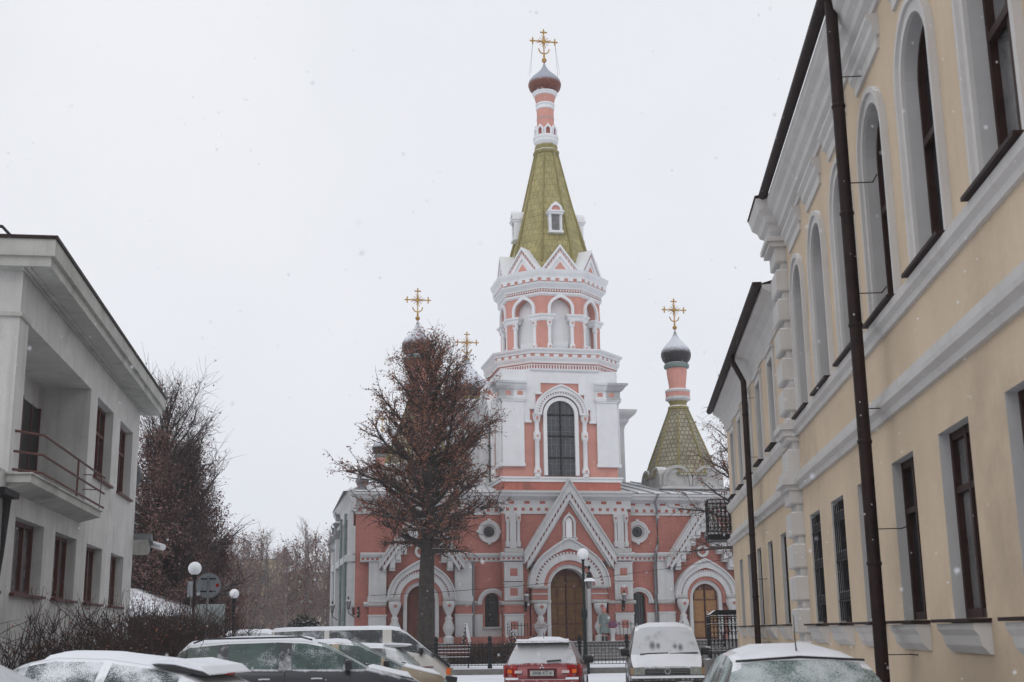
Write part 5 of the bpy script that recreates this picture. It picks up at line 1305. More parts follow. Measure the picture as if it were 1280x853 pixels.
# ------------------------------------------------------------------ cars
def interp(tab, x):
    if x <= tab[0][0]: return tab[0][1]
    for (a, b), (c, d) in zip(tab, tab[1:]):
        if x <= c: return b+(d-b)*(x-a)/(c-a)
    return tab[-1][1]
def car(name, label, cat, loc, heading, Lc, Wc, top, belt, gh, pill, body, glass=CARGLASS, wglass=None, rglass=None, inset=.20, tail=None, snowd=.035, roofw=None, taper=.07,
        zb=.24, wheels=None, group=None, endround=.12, mirror=True, rimr=.30, wiper_r=False):
    """side profile car; local +x forward, origin on the ground under the middle.
    top: [(x, z)] centre-line; belt: [(x, z)] window line; gh: (rear glass base x, roof rear x, roof front x, windscreen base x); pill: body pillars [(x0, x1)]"""
    T = thing(name, label, cat, loc, heading, group)
    xr0, xr1, xf1, xf0 = gh; hl = Lc/2
    xs = sorted(set([round(v, 3) for v in [t[0] for t in top]+[xr0, xr1, xf1, xf0]+[p for q in pill for p in q]+[-hl+hl*2*i/30 for i in range(31)]]))
    xs2 = [xs[0]]
    for x in xs[1:]:
        if x-xs2[-1] > .02: xs2.append(x)
    xs = xs2; rings = []
    zmax = max(z for _, z in top)
    def half(x):
        e = max(0, (abs(x)-(hl-.55))/.55); return Wc/2*(1-endround*e**2.2)
    for x in xs:
        hw = half(x); zt = interp(top, x); zl = min(interp(belt, x), zt-.015)
        fr = max(0.0, min(1.0, (zt-zl)/max(.05, (zmax-interp(belt, x)))))
        e = max(0, (abs(x)-(hl-.12))/.12)
        zbb = zb+.10*e; wg = hw*.93; wr = wg-inset*fr
        zr = zt-.075*fr-.02*(1-fr)
        zr = max(zr, zl+.004)
        ring = [(0, zbb), (hw*.86, zbb), (hw*.965, zbb+.10), (hw*1.0, zbb+.28), (hw*1.0, zl-.16), (hw*.975, zl-.05), (wg, zl), (wr, zr), (wr*.86, zt-.028*fr-.012), (wr*.5, zt-.004), (0, zt)]
        rings.append([(x, y, z) for y, z in ring])
    nr = len(rings[0]); V = []; side_n = nr
    for r_ in rings:
        V += [(x, y, z) for x, y, z in r_] + [(x, -y, z) for x, y, z in r_[1:-1]][::-1]
    m = 2*nr-2; F = {'body': [], 'windscreen': [], 'rear_window': [], 'side': []}; sn = []
    def ispill(x0, x1):
        c = (x0+x1)/2; return any(a-.001 <= c <= b+.001 for a, b in pill)
    for i in range(len(rings)-1):
        x0, x1 = xs[i], xs[i+1]; c = (x0+x1)/2
        for k in range(m):
            j = (k+1) % m; f = (i*m+k, (i+1)*m+k, (i+1)*m+j, i*m+j)
            kk = k if k < nr-1 else m-1-k      # symmetric strip index: strip kk..kk+1
            if kk == 6 and xr0+.05 < c < xf0-.05 and not ispill(x0, x1): F['side'].append((f, k < nr-1, c))
            elif kk >= 8 and xf1 < c < xf0: F['windscreen'].append(f)
            elif kk >= 8 and xr0 < c < xr1 and rglass is not False: F['rear_window'].append(f)
            elif kk == 7 and (xf1+.04 < c < xf0-.03): F['windscreen'].append(f)
            elif kk == 7 and (xr0+.03 < c < xr1-.04) and rglass is not False: F['rear_window'].append(f)
            else:
                F['body'].append(f)
                if kk >= 8 and abs(interp(top, x1)-interp(top, x0)) < .62*(x1-x0) and abs(c) < hl-.1: sn.append(f)
    F['body'].append(tuple(range(m-1, -1, -1))[::-1]); F['body'].append(tuple((len(rings)-1)*m+k for k in range(m)))
    def sub(fl, lift=0.0):
        idx = {}; vs = []; fs = []
        for f in fl:
            ff = []
            for v in f:
                if v not in idx: idx[v] = len(vs); vs.append(V[v])
                ff.append(idx[v])
            fs.append(tuple(ff))
        q = MB(); q.v = vs; q.f = fs; return q
    put('body', sub(F['body']), body, T, smooth=True, ang=38)
    if F['windscreen']: put('windscreen', sub(F['windscreen']), wglass or glass, T, smooth=True)
    if F['rear_window'] and rglass is not False: put('rear_window', sub(F['rear_window']), rglass or glass, T, smooth=True)
    for s in (True, False):
        fl = sorted([f for f in F['side'] if f[1] == s], key=lambda f: f[2]); grp = []
        for f in fl:
            if grp and f[2]-grp[-1][-1][2] < .45 and not any(grp[-1][-1][2] < (a+b)/2 < f[2] for a, b in pill): grp[-1].append(f)
            else: grp.append([f])
        for g_ in grp: put('side_window', sub([f[0] for f in g_]), glass, T, smooth=True)
    # thin blanket of snow on roof and bonnet
    if snowd:
        q = sub(sn); cnt = {}
        for f in q.f:
            for a, b in zip(f, f[1:]+f[:1]): cnt[frozenset((a, b))] = cnt.get(frozenset((a, b)), 0)+1
        edge = {v for e_, n_ in cnt.items() if n_ == 1 for v in e_}
        for i, v in enumerate(q.v):
            nz_ = mnoise.noise(Vector((v[0]*2.1+loc[0], v[1]*2.1, 0)))
            q.v[i] = (v[0], v[1], v[2]+(.003 if i in edge else snowd*(1+.5*nz_)))
        put_split('snow_cover', q, SNOW, T, smooth=True)
    # door seams, sills, bumpers
    wl = wheels or (-hl+.85, hl-.85)
    for x in wl:
        for s in (-1, 1):
            arch = MB(); arch.disc(x, rimr+.03, rimr+.09, s*(Wc/2-.25), s*(Wc/2+.002), 24); put('wheel_arch', arch, BLACKPL, T)
            tyre = MB(); tyre.disc(x, rimr, rimr, s*(Wc/2-.21), s*(Wc/2+.012), 24); to = put('wheel', tyre, RUBBER, T)
            rim = MB(); rim.disc(x, rimr, rimr*.62, s*(Wc/2), s*(Wc/2+.02), 20); put('rim', rim, RIM, to)
    if mirror:
        xm = xf0-.38
        for s in (-1, 1):
            zl = interp(belt, xm); mm = MB(); yy = s*(half(xm)*.95)
            mm.loft([[(xm+dx*a, yy+s*(.09+dy*b), zl+.02+z) for dx, dy in ((-.05, -.09), (.07, -.09), (.05, .12), (-.05, .13))] for z, a, b in ((-.03, .6, .9), (.02, 1, 1), (.11, 1, 1), (.15, .7, .8))])
            mm.box(xm-.03, xm+.03, yy-.06*s, yy+.04*s, zl-.03, zl+.02); put('mirror', mm, BLACKPL, T)
    T['_half'] = 0.0; del T['_half']
    return T, (lambda x: interp(top, x)), (lambda x: interp(belt, x)), half
def wiper(par, pts, r=.014): return put('wiper', MB().tube(pts, r, 5), BLACKPL, par)
def seam(par, x, z0, z1, W_, name='door_seam'):
    for s in (-1, 1): put(name, MB().box(x-.006, x+.006, s*(W_/2-.03), s*(W_/2+.001), z0, z1), INK, par)
def text(s_, size, m, parent, M_, name='lettering', depth=.003, bold=0.0):
    cu = bpy.data.curves.new(name, 'FONT'); cu.body = s_; cu.size = size; cu.extrude = depth; cu.align_x = 'CENTER'; cu.align_y = 'CENTER'; cu.offset = bold
    tmp = bpy.data.objects.new('tmp_text', cu); COL.objects.link(tmp); bpy.context.view_layer.update()
    me = bpy.data.meshes.new_from_object(tmp.evaluated_get(bpy.context.evaluated_depsgraph_get())); bpy.data.objects.remove(tmp)
    me.materials.clear(); me.materials.append(m); o = bpy.data.objects.new(name, me); link(o, parent); o.matrix_local = M_; return o
def deg(a): return radians(90-a)      # compass-like azimuth (0 = straight ahead, + = right) to local +x heading

# --- red hatchback seen from behind
REDP = paint('red_paint', (0.17, 0.006, 0.012), (0.62, 0.85, 0.22, 8.0))
g0 = gpt(684, 30.4)
hl = 2.1
T, tp_, bl_, hf_ = car('red_hatchback', 'dark red hatchback seen from behind with snow on its roof and rear window', 'car', g0, deg(5), 4.2, 1.76,
    [(-2.1, .62), (-2.08, .80), (-2.02, .96), (-1.96, 1.02), (-1.62, 1.40), (-1.5, 1.475), (-1.0, 1.52), (0, 1.53), (.5, 1.49), (.85, 1.38), (1.35, 1.02), (1.5, .98), (2.0, .80), (2.1, .55)],
    [(-2.1, .9), (-1.9, 1.02), (0, .98), (1.4, .93), (2.1, .7)], (-1.96, -1.62, .75, 1.38), [(-1.96, -1.45), (-.62, -.50), (.38, .48)], REDP, CARGLASSD, rglass=CARGLASSS, inset=.24, endround=.10, rimr=.33)
xr = -2.1
sp_ = MB(); sp_.prism([(-1.50, 1.47), (-1.80, 1.475), (-1.84, 1.45), (-1.80, 1.43), (-1.5, 1.42)], -.60, .60, 'y')
put('spoiler', sp_, BLACKPL, T); put('spoiler_snow', MB().prism([(-1.48, 1.478), (-1.79, 1.483), (-1.77, 1.51), (-1.5, 1.525)], -.58, .58, 'y'), SNOW, T)
for s in (-1, 1):
    l_ = MB(); l_.loft([[(xr+.10, s*.54, z), (xr-.03+dx, s*.56, z), (xr+.09+dx, s*.845, z), (xr+.32, s*.885, z)][::s] for z, dx in ((.72, .01), (.80, -.005), (.90, .015), (.97, .06))])
    lo_ = put('taillight', l_, REDLAMP, T, smooth=False)
    put('indicator', MB().box(xr-.012, xr+.03, s*.66, s*.76, .80, .88), AMBER, lo_)
    put('reversing_light', MB().box(xr-.045, xr-.0, s*.44, s*.60, .80, .86), mat('clear_lamp', (.6, .5, .5), .2), lo_)
put('wiper', MB().tube([(-2.0, -.10, 1.05), (-1.98, -.42, 1.07)], .022, 6), BLACKPL, T); wz = 1
pl = put('number_plate', MB().box(xr-.035, xr-.02, -.26, .26, .745, .855), PLATE, T); put('plate_recess', MB().box(xr-.02, xr+.1, -.32, .32, .70, .90), mat('dark_red_plastic', (.08, .004, .008), .5), T)
text('3808 KT-4', .10, INK, pl, Matrix(((0, 0, -1, xr-.037), (-1, 0, 0, 0), (0, 1, 0, .80), (0, 0, 0, 1))))
em = MB()
for k in range(3):
    a = radians(90+120*k); c_, s_ = cos(a), sin(a)
    # rhombus
    L1, L2 = .062, .022; px_, pz_ = -s_, c_
    cx_, cz_ = c_*L1/2*1.05, s_*L1/2*1.05
    em.prism([(0.004*c_, .935+.004*s_), (cx_+px_*L2/1.3, .935+cz_+pz_*L2/1.3), (c_*L1*1.1, .935+s_*L1*1.1), (cx_-px_*L2/1.3, .935+cz_-pz_*L2/1.3)], xr-.005, xr+.03, 'x')
put('badge', em, CHROME, T)
bm = MB(); bm.prism([(-2.02, .26), (-2.2, .36), (-2.22, .58), (-2.16, .66), (-2.0, .68)], -.80, .80, 'y'); put('bumper', bm, REDP, T)
for s in (-1, 1): put('bumper_snow', MB().prism([(-2.02, .68), (-2.17, .665), (-2.16, .70), (-2.02, .72)], s*.52, s*.80, 'y'), SNOW, T)
put('antenna', MB().tube([(-1.25, 0, 1.53), (-1.38, 0, 1.66)], .008, 5), BLACKPL, T)

# --- grey van facing the camera
VANP = paint('grey_van_paint', (0.085, 0.085, 0.088), (0.55, 0.8, 0.22, 8.0))
g0 = gpt(827, 33.0)
T, tp_, bl_, hf_ = car('grey_van', 'grey delivery van facing the camera with a snowed-over windscreen showing two bare spots', 'van', g0, deg(180+4), 4.7, 1.84,
    [(-2.35, .7), (-2.33, 1.7), (-2.25, 1.80), (-1.5, 1.83), (.6, 1.84), (.95, 1.80), (1.1, 1.72), (1.72, 1.13), (1.80, 1.09), (2.28, .84), (2.34, .72), (2.35, .5)],
    [(-2.35, 1.15), (1.0, 1.12), (1.8, 1.05), (2.35, .7)], (-2.34, -2.30, 1.02, 1.74), [(-2.35, -2.0), (-.9, -.75), (.32, .42)], VANP, CARGLASSD, wglass=CARGLASSS, rglass=False, inset=.16, zb=.26, endround=.06, rimr=.32, wheels=(-1.45, 1.5))
xf = 2.35
put('grille', MB().box(xf-.06, xf+.012, -.52, .52, .66, .80), BLACKPL, T)
gb = MB()
for z in (.70, .735, .77): gb.box(xf+.012, xf+.02, -.5, .5, z-.006, z+.006)
put('grille_bars', gb, mat('grey_trim', (.16, .16, .165), .5), T)
rg = MB(); rg.band(0, .73, .055, .07, 0, .03, 0, 2*pi, 20)
rg.tube([(-.03, .015, .775), (-.012, .015, .735), (0, .015, .765), (.012, .015, .735), (.03, .015, .775)], .005, 4); rg.tube([(-.045, .015, .745), (-.022, .015, .69), (0, .015, .73), (.022, .015, .69), (.045, .015, .745)], .005, 4)
put('badge', rg.xf(Matrix.Translation((xf+.015, 0, 0)) @ Matrix.Rotation(pi/2, 4, 'Z')), CHROME, T)
for s in (-1, 1):
    put('headlight', MB().box(xf-.12, xf+.01, s*.54, s*.80, .65, .82), LAMPGL, T); put('indicator', MB().box(xf-.14, xf-.005, s*.80, s*.875, .66, .81), mat('pale_amber_lamp', (.35, .22, .12), .3), T)
bm = MB(); bm.prism([(xf-.2, .30), (xf+.10, .34), (xf+.12, .52), (xf+.06, .60), (xf-.1, .61)], -.90, .90, 'y'); put('bumper', bm, BLACKPL, T)
put('bumper_snow', MB().prism([(xf+.0, .605), (xf+.10, .575), (xf+.08, .60), (xf, .63)], -.86, .86, 'y'), SNOW, T)
put('number_plate', MB().box(xf+.12, xf+.135, -.26, .26, .36, .47), PLATE, T)
wiper(T, [(1.80, .10, 1.115), (1.745, .34, 1.13), (1.73, .78, 1.14)], .018); wiper(T, [(1.80, -.62, 1.115), (1.745, -.40, 1.13), (1.73, .06, 1.14)], .018)
# two pairs of rubbed-out spots in the rime: part of the windscreen's own surface
vg = bpy.data.materials['snowed_car_glass'].copy(); vg.name = 'rubbed_windscreen'; nt = vg.node_tree; N = nt.nodes; L = nt.links; b_ = N['Principled BSDF']
old = b_.inputs['Base Color'].links[0].from_socket; tc_ = N.new('ShaderNodeTexCoord'); acc = None
for y_, z_, rr_ in ((.37, 1.27, .085), (.24, 1.30, .07), (-.17, 1.31, .075), (-.31, 1.32, .105)):
    mp_ = N.new('ShaderNodeMapping'); mp_.inputs['Location'].default_value = (0, -y_, -z_); L.new(tc_.outputs['Object'], mp_.inputs['Vector'])
    m2_ = N.new('ShaderNodeMapping'); m2_.inputs['Scale'].default_value = (0, 1/rr_, .75/rr_); L.new(mp_.outputs[0], m2_.inputs['Vector'])
    ln_ = N.new('ShaderNodeVectorMath'); ln_.operation = 'LENGTH'; L.new(m2_.outputs[0], ln_.inputs[0])
    mr_ = N.new('ShaderNodeMapRange'); mr_.interpolation_type = 'SMOOTHSTEP'; L.new(ln_.outputs['Value'], mr_.inputs['Value']); mr_.inputs['From Min'].default_value = 1.15; mr_.inputs['From Max'].default_value = .1; mr_.inputs['To Max'].default_value = .8
    if acc is None: acc = mr_.outputs[0]
    else:
        mx_ = N.new('ShaderNodeMath'); mx_.operation = 'MAXIMUM'; L.new(acc, mx_.inputs[0]); L.new(mr_.outputs[0], mx_.inputs[1]); acc = mx_.outputs[0]
k_ = N.new('ShaderNodeMix'); k_.data_type = 'RGBA'; L.new(acc, k_.inputs['Factor']); L.new(old, k_.inputs['A']); k_.inputs['B'].default_value = (.06, .06, .065, 1); L.new(k_.outputs['Result'], b_.inputs['Base Color'])
for c_ in T.children:
    if c_.name.startswith('windscreen'): c_.data.materials[0] = vg
seam(T, .9, .5, 1.1, 1.84)
for s in (-1, 1):
    put('van_mirror_snow', MB().box(1.25, 1.36, s*1.0, s*1.12, 1.25, 1.275), SNOW, T)

# --- white minibus seen from the side
MBP = paint('off_white_paint', (0.60, 0.58, 0.54), (0.6, 0.85, 0.3, 8.0), metal=0.0)
def sidecar(px_c, d): return gpt(px_c, d)
T, tp_, bl_, hf_ = car('white_minibus', 'long off-white minibus side on with dark windows and snow along its roof', 'minibus', gpt(452, 35.5), deg(84), 4.95, 1.84,
    [(-2.475, .7), (-2.46, 1.70), (-2.4, 1.84), (-1.5, 1.87), (.75, 1.87), (1.05, 1.83), (1.25, 1.72), (1.98, 1.12), (2.05, 1.08), (2.40, .80), (2.475, .62)],
    [(-2.475, 1.28), (1.0, 1.26), (1.9, 1.08), (2.475, .6)], (-2.46, -2.40, 1.08, 2.0), [(-2.475, -2.30), (-.98, -.86), (.58, .82)], MBP, CARGLASSD, wglass=CARGLASSS, rglass=False, inset=.14, endround=.06, rimr=.31, wheels=(-1.6, 1.6))
put('bonnet_panel', MB().prism([(1.92, 1.16), (2.08, 1.10), (2.42, .82), (2.38, .78), (2.02, 1.04)], -.93, .93, 'y'), BLACKPL, T)
for s in (-1, 1):
    put('indicator', MB().box(2.30, 2.42, s*.87, s*.93, .60, .76), AMBER, T); put('headlight', MB().box(2.40, 2.485, s*.55, s*.88, .58, .76), LAMPGL, T)
put('bumper', MB().prism([(2.2, .32), (2.58, .36), (2.60, .52), (2.3, .56)], -.92, .92, 'y'), BLACKPL, T)
for s in (-1, 1):
    put('side_moulding', MB().box(-2.2, 1.95, s*.915, s*.93, .78, .81), mat('dark_red_trim', (.12, .03, .03), .6), T); put('door_handle', MB().box(.68, .86, s*.91, s*.95, .98, 1.02), BLACKPL, T)
    put('window_band', MB().box(-2.35, .52, s*.872, s*.905, 1.22, 1.27), BLACKPL, T)
seam(T, .64, .4, 1.24, 1.84); seam(T, 1.42, .4, 1.1, 1.84)

# --- dark estate car at the left, side on
ESTP = paint('black_blue_paint', (0.018, 0.019, 0.026), (0.47, 0.68, 0.14, 9.0))
T, tp_, bl_, hf_ = car('dark_estate_car', 'dark estate car side on, nose right, with rimed green-tinted windows and snowy waistline', 'car', gpt(371, 23.8), deg(82), 4.75, 1.80,
    [(-2.375, .8), (-2.36, 1.02), (-2.28, 1.08), (-2.02, 1.46), (-1.85, 1.56), (-1.2, 1.62), (-.3, 1.64), (.2, 1.61), (.55, 1.53), (1.28, 1.12), (1.42, 1.09), (2.1, .93), (2.33, .78), (2.375, .6)],
    [(-2.375, 1.08), (-2.1, 1.13), (0, 1.09), (1.3, 1.07), (2.375, .8)], (-2.28, -2.0, .40, 1.32), [(-2.28, -2.02), (-1.36, -1.18), (-.28, -.06), (.86, .92)], ESTP, CARGLASS, wglass=CARGLASSG, inset=.22, endround=.12, rimr=.33, snowd=.05)
for s in (-1, 1):
    for x in (-.62, .30): put('door_handle', MB().tube([(x, s*.90, .93), (x+.09, s*.935, .935), (x+.19, s*.90, .93)], .014, 5), CHROME, T)
    put('roof_rail', MB().tube([(-1.8, s*.60, 1.57), (-1.6, s*.62, 1.64), (.1, s*.62, 1.655), (.3, s*.60, 1.60)], .016, 5), BLACKPL, T)
    put('headlight', MB().box(2.18, 2.33, s*.55, s*.82, .66, .80), LAMPGL, T); put('taillight', MB().box(-2.385, -2.2, s*.70, s*.86, .85, 1.15), REDLAMP, T)
seam(T, -.17, .4, 1.06, 1.80); seam(T, .98, .4, 1.06, 1.8); wiper(T, [(1.36, .5, 1.13), (1.3, .1, 1.15), (1.28, -.4, 1.15)])
# --- golden hatchback beyond the estate
GLD = paint('golden_beige_paint', (0.28, 0.225, 0.16), (0.72, 0.98, 0.3, 7.0))
T, *_ = car('golden_hatchback', 'golden-beige car between the dark estate and the white minibus with snow on its windscreen pillars', 'car', gpt(434, 27.2), deg(84), 4.2, 1.74,
    [(-2.1, .8), (-2.05, 1.05), (-1.7, 1.45), (-1.3, 1.54), (-.2, 1.57), (.25, 1.52), (1.15, 1.06), (1.3, 1.02), (1.95, .86), (2.08, .72), (2.1, .5)],
    [(-2.1, 1.0), (0, 1.0), (1.2, .98), (2.1, .75)], (-2.05, -1.7, .1, 1.2), [(-2.05, -1.5), (-.3, -.15), (.72, .80)], GLD, CARGLASS, wglass=CARGLASSG, inset=.22, snowd=.04)
wiper(T, [(1.26, .45, 1.06), (1.18, .05, 1.10), (1.16, -.4, 1.10)])
for s in (-1, 1): put('headlight', MB().box(1.95, 2.07, s*.5, s*.78, .6, .75), LAMPGL, T)
# --- white snow-laden hatchback facing left, tail with small spoiler pointing right
WHP = paint('silver_white_paint', (0.42, 0.43, 0.44), (0.45, 0.7, 0.3, 7.0))
T, *_ = car('silver_hatchback', 'snow-laden pale hatchback in front of the white minibus, its roof spoiler pointing right', 'car', gpt(418, 31.4), deg(-86), 4.1, 1.72,
    [(-2.05, .8), (-2.0, .98), (-1.62, 1.36), (-1.35, 1.42), (-.3, 1.45), (.3, 1.40), (1.15, 1.02), (1.9, .86), (2.05, .6)],
    [(-2.05, .97), (0, .98), (1.2, .95), (2.05, .75)], (-2.0, -1.6, .2, 1.2), [(-2.0, -1.4), (-.3, -.18), (.7, .78)], WHP, CARGLASSD, rglass=CARGLASSG, inset=.22, snowd=.04)
put('spoiler', MB().prism([(-1.3, 1.43), (-1.86, 1.405), (-1.70, 1.37), (-1.4, 1.36)], -.5, .5, 'y'), WHP, T); put('spoiler_snow', MB().prism([(-1.3, 1.433), (-1.85, 1.408), (-1.80, 1.44), (-1.35, 1.47)], -.5, .5, 'y'), SNOW, T)
# --- far snow-covered car
T, *_ = car('snowed_car', 'car buried in snow far behind the dark estate, only its white roof and windows showing', 'car', gpt(322, 46), deg(86), 4.4, 1.78,
    [(-2.2, .8), (-2.1, 1.15), (-1.2, 1.70), (-.8, 1.84), (.35, 1.84), (.7, 1.76), (1.7, 1.25), (2.1, 1.1), (2.2, .7)],
    [(-2.2, 1.15), (2.2, 1.05)], (-2.1, -1.3, .6, 1.7), [(-1.2, -1.0), (-.2, -.1), (.9, 1.0)], WHP, CARGLASSS, inset=.25, snowd=.06)
# --- silver hatchback in the left foreground, spoiler to the right
SLV = paint('silver_grey_paint', (0.20, 0.21, 0.225), (0.5, 0.75, 0.25, 7.0))
T, *_ = car('grey_hatchback', 'snow-covered grey hatchback in the front row with a long dark roof spoiler at its tail', 'car', gpt(128, 16.2), deg(-80), 4.15, 1.76,
    [(-2.075, .8), (-2.02, .98), (-1.52, 1.24), (-1.30, 1.31), (-1.0, 1.375), (-.3, 1.475), (.35, 1.495), (.8, 1.41), (1.45, 1.02), (1.9, .86), (2.07, .6)],
    [(-2.075, .94), (-1.4, 1.10), (-.4, 1.05), (.6, .97), (1.45, .94), (2.07, .72)], (-2.0, -1.42, .62, 1.5), [(-2.0, -1.38), (-.42, -.30), (.68, .78)], SLV, CARGLASSH, wglass=CARGLASSS, rglass=CARGLASSS, inset=.34, snowd=.05)
put('spoiler', MB().prism([(-1.0, 1.38), (-1.30, 1.365), (-1.66, 1.285), (-1.74, 1.245), (-1.66, 1.235), (-1.40, 1.295), (-1.05, 1.35)], -.66, .66, 'y'), BLACKPL, T)
put('spoiler_snow', MB().prism([(-.95, 1.395), (-1.30, 1.37), (-1.66, 1.29), (-1.73, 1.255), (-1.62, 1.345), (-1.2, 1.43)], -.645, .645, 'y'), SNOW, T)
put('brake_light', MB().box(-1.745, -1.70, -.12, .12, 1.228, 1.25), REDLAMP, T)
for s in (-1, 1): put('taillight', MB().box(-2.09, -1.85, s*.58, s*.85, .78, .97), REDLAMP, T)
# --- car at the left edge
T, *_ = car('grey_saloon', 'snow-dusted grey car cut by the left edge in the front row', 'car', gpt(-140, 9.9), deg(78), 4.4, 1.78,
    [(-2.2, .8), (-1.9, 1.05), (-1.2, 1.5), (-.6, 1.62), (.2, 1.64), (.65, 1.56), (1.3, 1.24), (1.5, 1.16), (2.0, .95), (2.2, .6)],
    [(-2.2, 1.0), (1.3, 1.1), (2.2, .8)], (-1.9, -1.2, .5, 1.36), [(-1.9, -1.2), (-.3, -.2), (.8, .9)], SLV, CARGLASSD, wglass=CARGLASSS, inset=.22, snowd=.04)
# --- dark hatchback in the right foreground, rear window towards the camera
DRK = paint('graphite_paint', (0.030, 0.033, 0.037), (0.55, 0.85, 0.25, 9.0))
T, tp_, bl_, hf_ = car('graphite_hatchback', 'dark car with a rime-speckled rear window and a whip antenna, nearest on the right', 'car', gpt(972, 13.5), deg(3.5), 4.2, 1.74,
    [(-2.1, .7), (-2.05, .93), (-1.95, .98), (-1.34, 1.40), (-1.22, 1.445), (-.6, 1.50), (.1, 1.51), (.5, 1.47), (1.25, 1.02), (1.9, .86), (2.1, .6)],
    [(-2.1, .95), (-1.9, 1.0), (0, .98), (1.2, .95), (2.1, .75)], (-1.95, -1.34, .35, 1.3), [(-1.95, -1.28), (-.5, -.38), (.75, .83)], DRK, CARGLASSG, rglass=CARGLASSG, inset=.22, snowd=.032, endround=.14)
put('antenna', MB().tube([(-1.18, 0, 1.45), (-1.26, .02, 1.57), (-1.44, .05, 1.82)], [.010, .006, .003], 5), BLACKPL, T); put('antenna_base', MB().lathe([(.035, 1.44), (.028, 1.475), (.012, 1.49)], (-1.18, 0), 8), BLACKPL, T)
put('window_seal', MB().tube([(-1.335, -.60, 1.395), (-1.33, 0, 1.43), (-1.335, .60, 1.395)], .012, 5), RUBBER, T)
for s in (-1, 1): put('taillight', MB().box(-2.1, -1.85, s*.56, s*.84, .74, .93), REDLAMP, T)

# ------------------------------------------------------------------ street furniture
def globe_lamp(px, d, ztop, rg_, label, group=None, z0=0.0, base=True):
    L_ = thing('globe_lamp', label, 'street lamp', gpt(px, d, z0)); h = ztop-z0
    put('pole', MB().lathe([(.11, 0), (.11, .35), (.06, .45), (.05, 1.2), (.042, h-2*rg_-.18), (.09, h-2*rg_-.12), (.12, h-2*rg_+.02), (.06, h-2*rg_+.04)], (0, 0), 12), IRON, L_, smooth=True, ang=50)
    put('lamp_globe', MB().lathe([(max(.002, rg_*sin(pi*i/14)), h-rg_-rg_*cos(pi*i/14)) for i in range(15)], (0, 0), 20), GLOBE, L_, smooth=True)
    return L_
globe_lamp(240, 47, 1.7+89*47/1560, .245, 'white globe lamp on a black pole, taller one beside the round road sign')
globe_lamp(291, 53, 1.7+55.5*53/1560, .20, 'smaller white globe lamp on a black pole in front of the wood')
RS = thing('road_sign', 'round road sign seen from its grey back on a thin post', 'road sign', gpt(258, 40))
zc = 1.7+60*40/1560
put('sign_panel', MB().disc(0, zc, .395, -.02, .0, 32), SIGNBACK, RS); put('post', MB().lathe([(.035, 0), (.035, zc+.28)], (0, -.06), 10), ZINC, RS)
put('rim', MB().band(0, zc, .375, .395, -.035, -.02, 0, 2*pi, 32), ZINC, RS)
put('clamp', MB().box(-.24, .24, -.05, -.022, zc+.19, zc+.23), IRON, RS); put('clamp', MB().box(-.24, .24, -.05, -.022, zc-.2, zc-.16), IRON, RS)
put('reflector', MB().disc(.29, zc, .055, -.05, -.03, 14), REDLAMP, RS)
SB = thing('notice_board', 'blank grey-green panel standing behind the round road sign', 'notice board', gpt(262, 54)); put('panel', MB().box(-.62, .62, -.04, 0, 1.5, 3.0), mat('grey_green_panel', (.22, .25, .25), .6, .1, 2), SB)
for s in (-1, 1): put('post', MB().box(s*.5-.03, s*.5+.03, 0, .06, 0, 2.9), ZINC, SB)
SP = thing('street_cabinet_sign', 'small grey plate on the far side of the taller globe lamp', 'sign', gpt(236.5, 49)); put('plate', MB().box(-.14, .14, -.03, 0, 3.15, 3.75), SIGNBACK, SP); put('post', MB().lathe([(.025, 0), (.025, 3.7)], (0, .03), 8), ZINC, SP)
# tall lamp by the fence with globe on top and a hanging lantern
gl = gpt(731, 51.6, 0.0)
TL = thing('double_lamp', 'tall black lamp post before the main door with a globe and a side lantern', 'street lamp', gl)
H_ = 1.7+98*51.6/1560
put('pole', MB().lathe([(.17, 0), (.17, .5), (.12, .62), (.075, .9), (.075, 2.15), (.13, 2.25), (.13, 2.45), (.06, 2.6), (.05, H_-.5), (.09, H_-.42)], (0, 0), 12), IRON2, TL, smooth=True, ang=50)
put('lamp_globe', MB().lathe([(max(.002, .235*sin(pi*i/14)), H_-.2-.235*cos(pi*i/14)) for i in range(15)], (0, 0), 20), GLOBE, TL, smooth=True)
put('finial', MB().lathe([(.05, 2.45), (.09, 2.55), (.05, 2.65)], (0, 0), 8), IRON2, TL)
ln = MB(); cx_ = .24; lz = H_-1.42
ln.lathe([(.02, lz+.52), (.05, lz+.5), (.10, lz+.36), (.13, lz+.25)], (cx_, 0), 8); ln.tube([(0, 0, lz+.55), (.12, 0, lz+.72), (cx_, 0, lz+.66), (cx_, 0, lz+.5)], .02, 6); ln.lathe([(.05, lz+.62), (.07, lz+.68), (.03, lz+.75)], (cx_, 0), 8)
lo_ = put('lantern', ln, IRON2, TL); put('lantern_glass', MB().lathe([(.10, lz-.18), (.16, lz+.04), (.16, lz+.12)], (cx_, 0), 6), CURTAIN, lo_); put('lantern_snow', MB().lathe([(.24, lz+.12), (.21, lz+.19), (.12, lz+.25)], (cx_, 0), 12), SNOW, lo_)
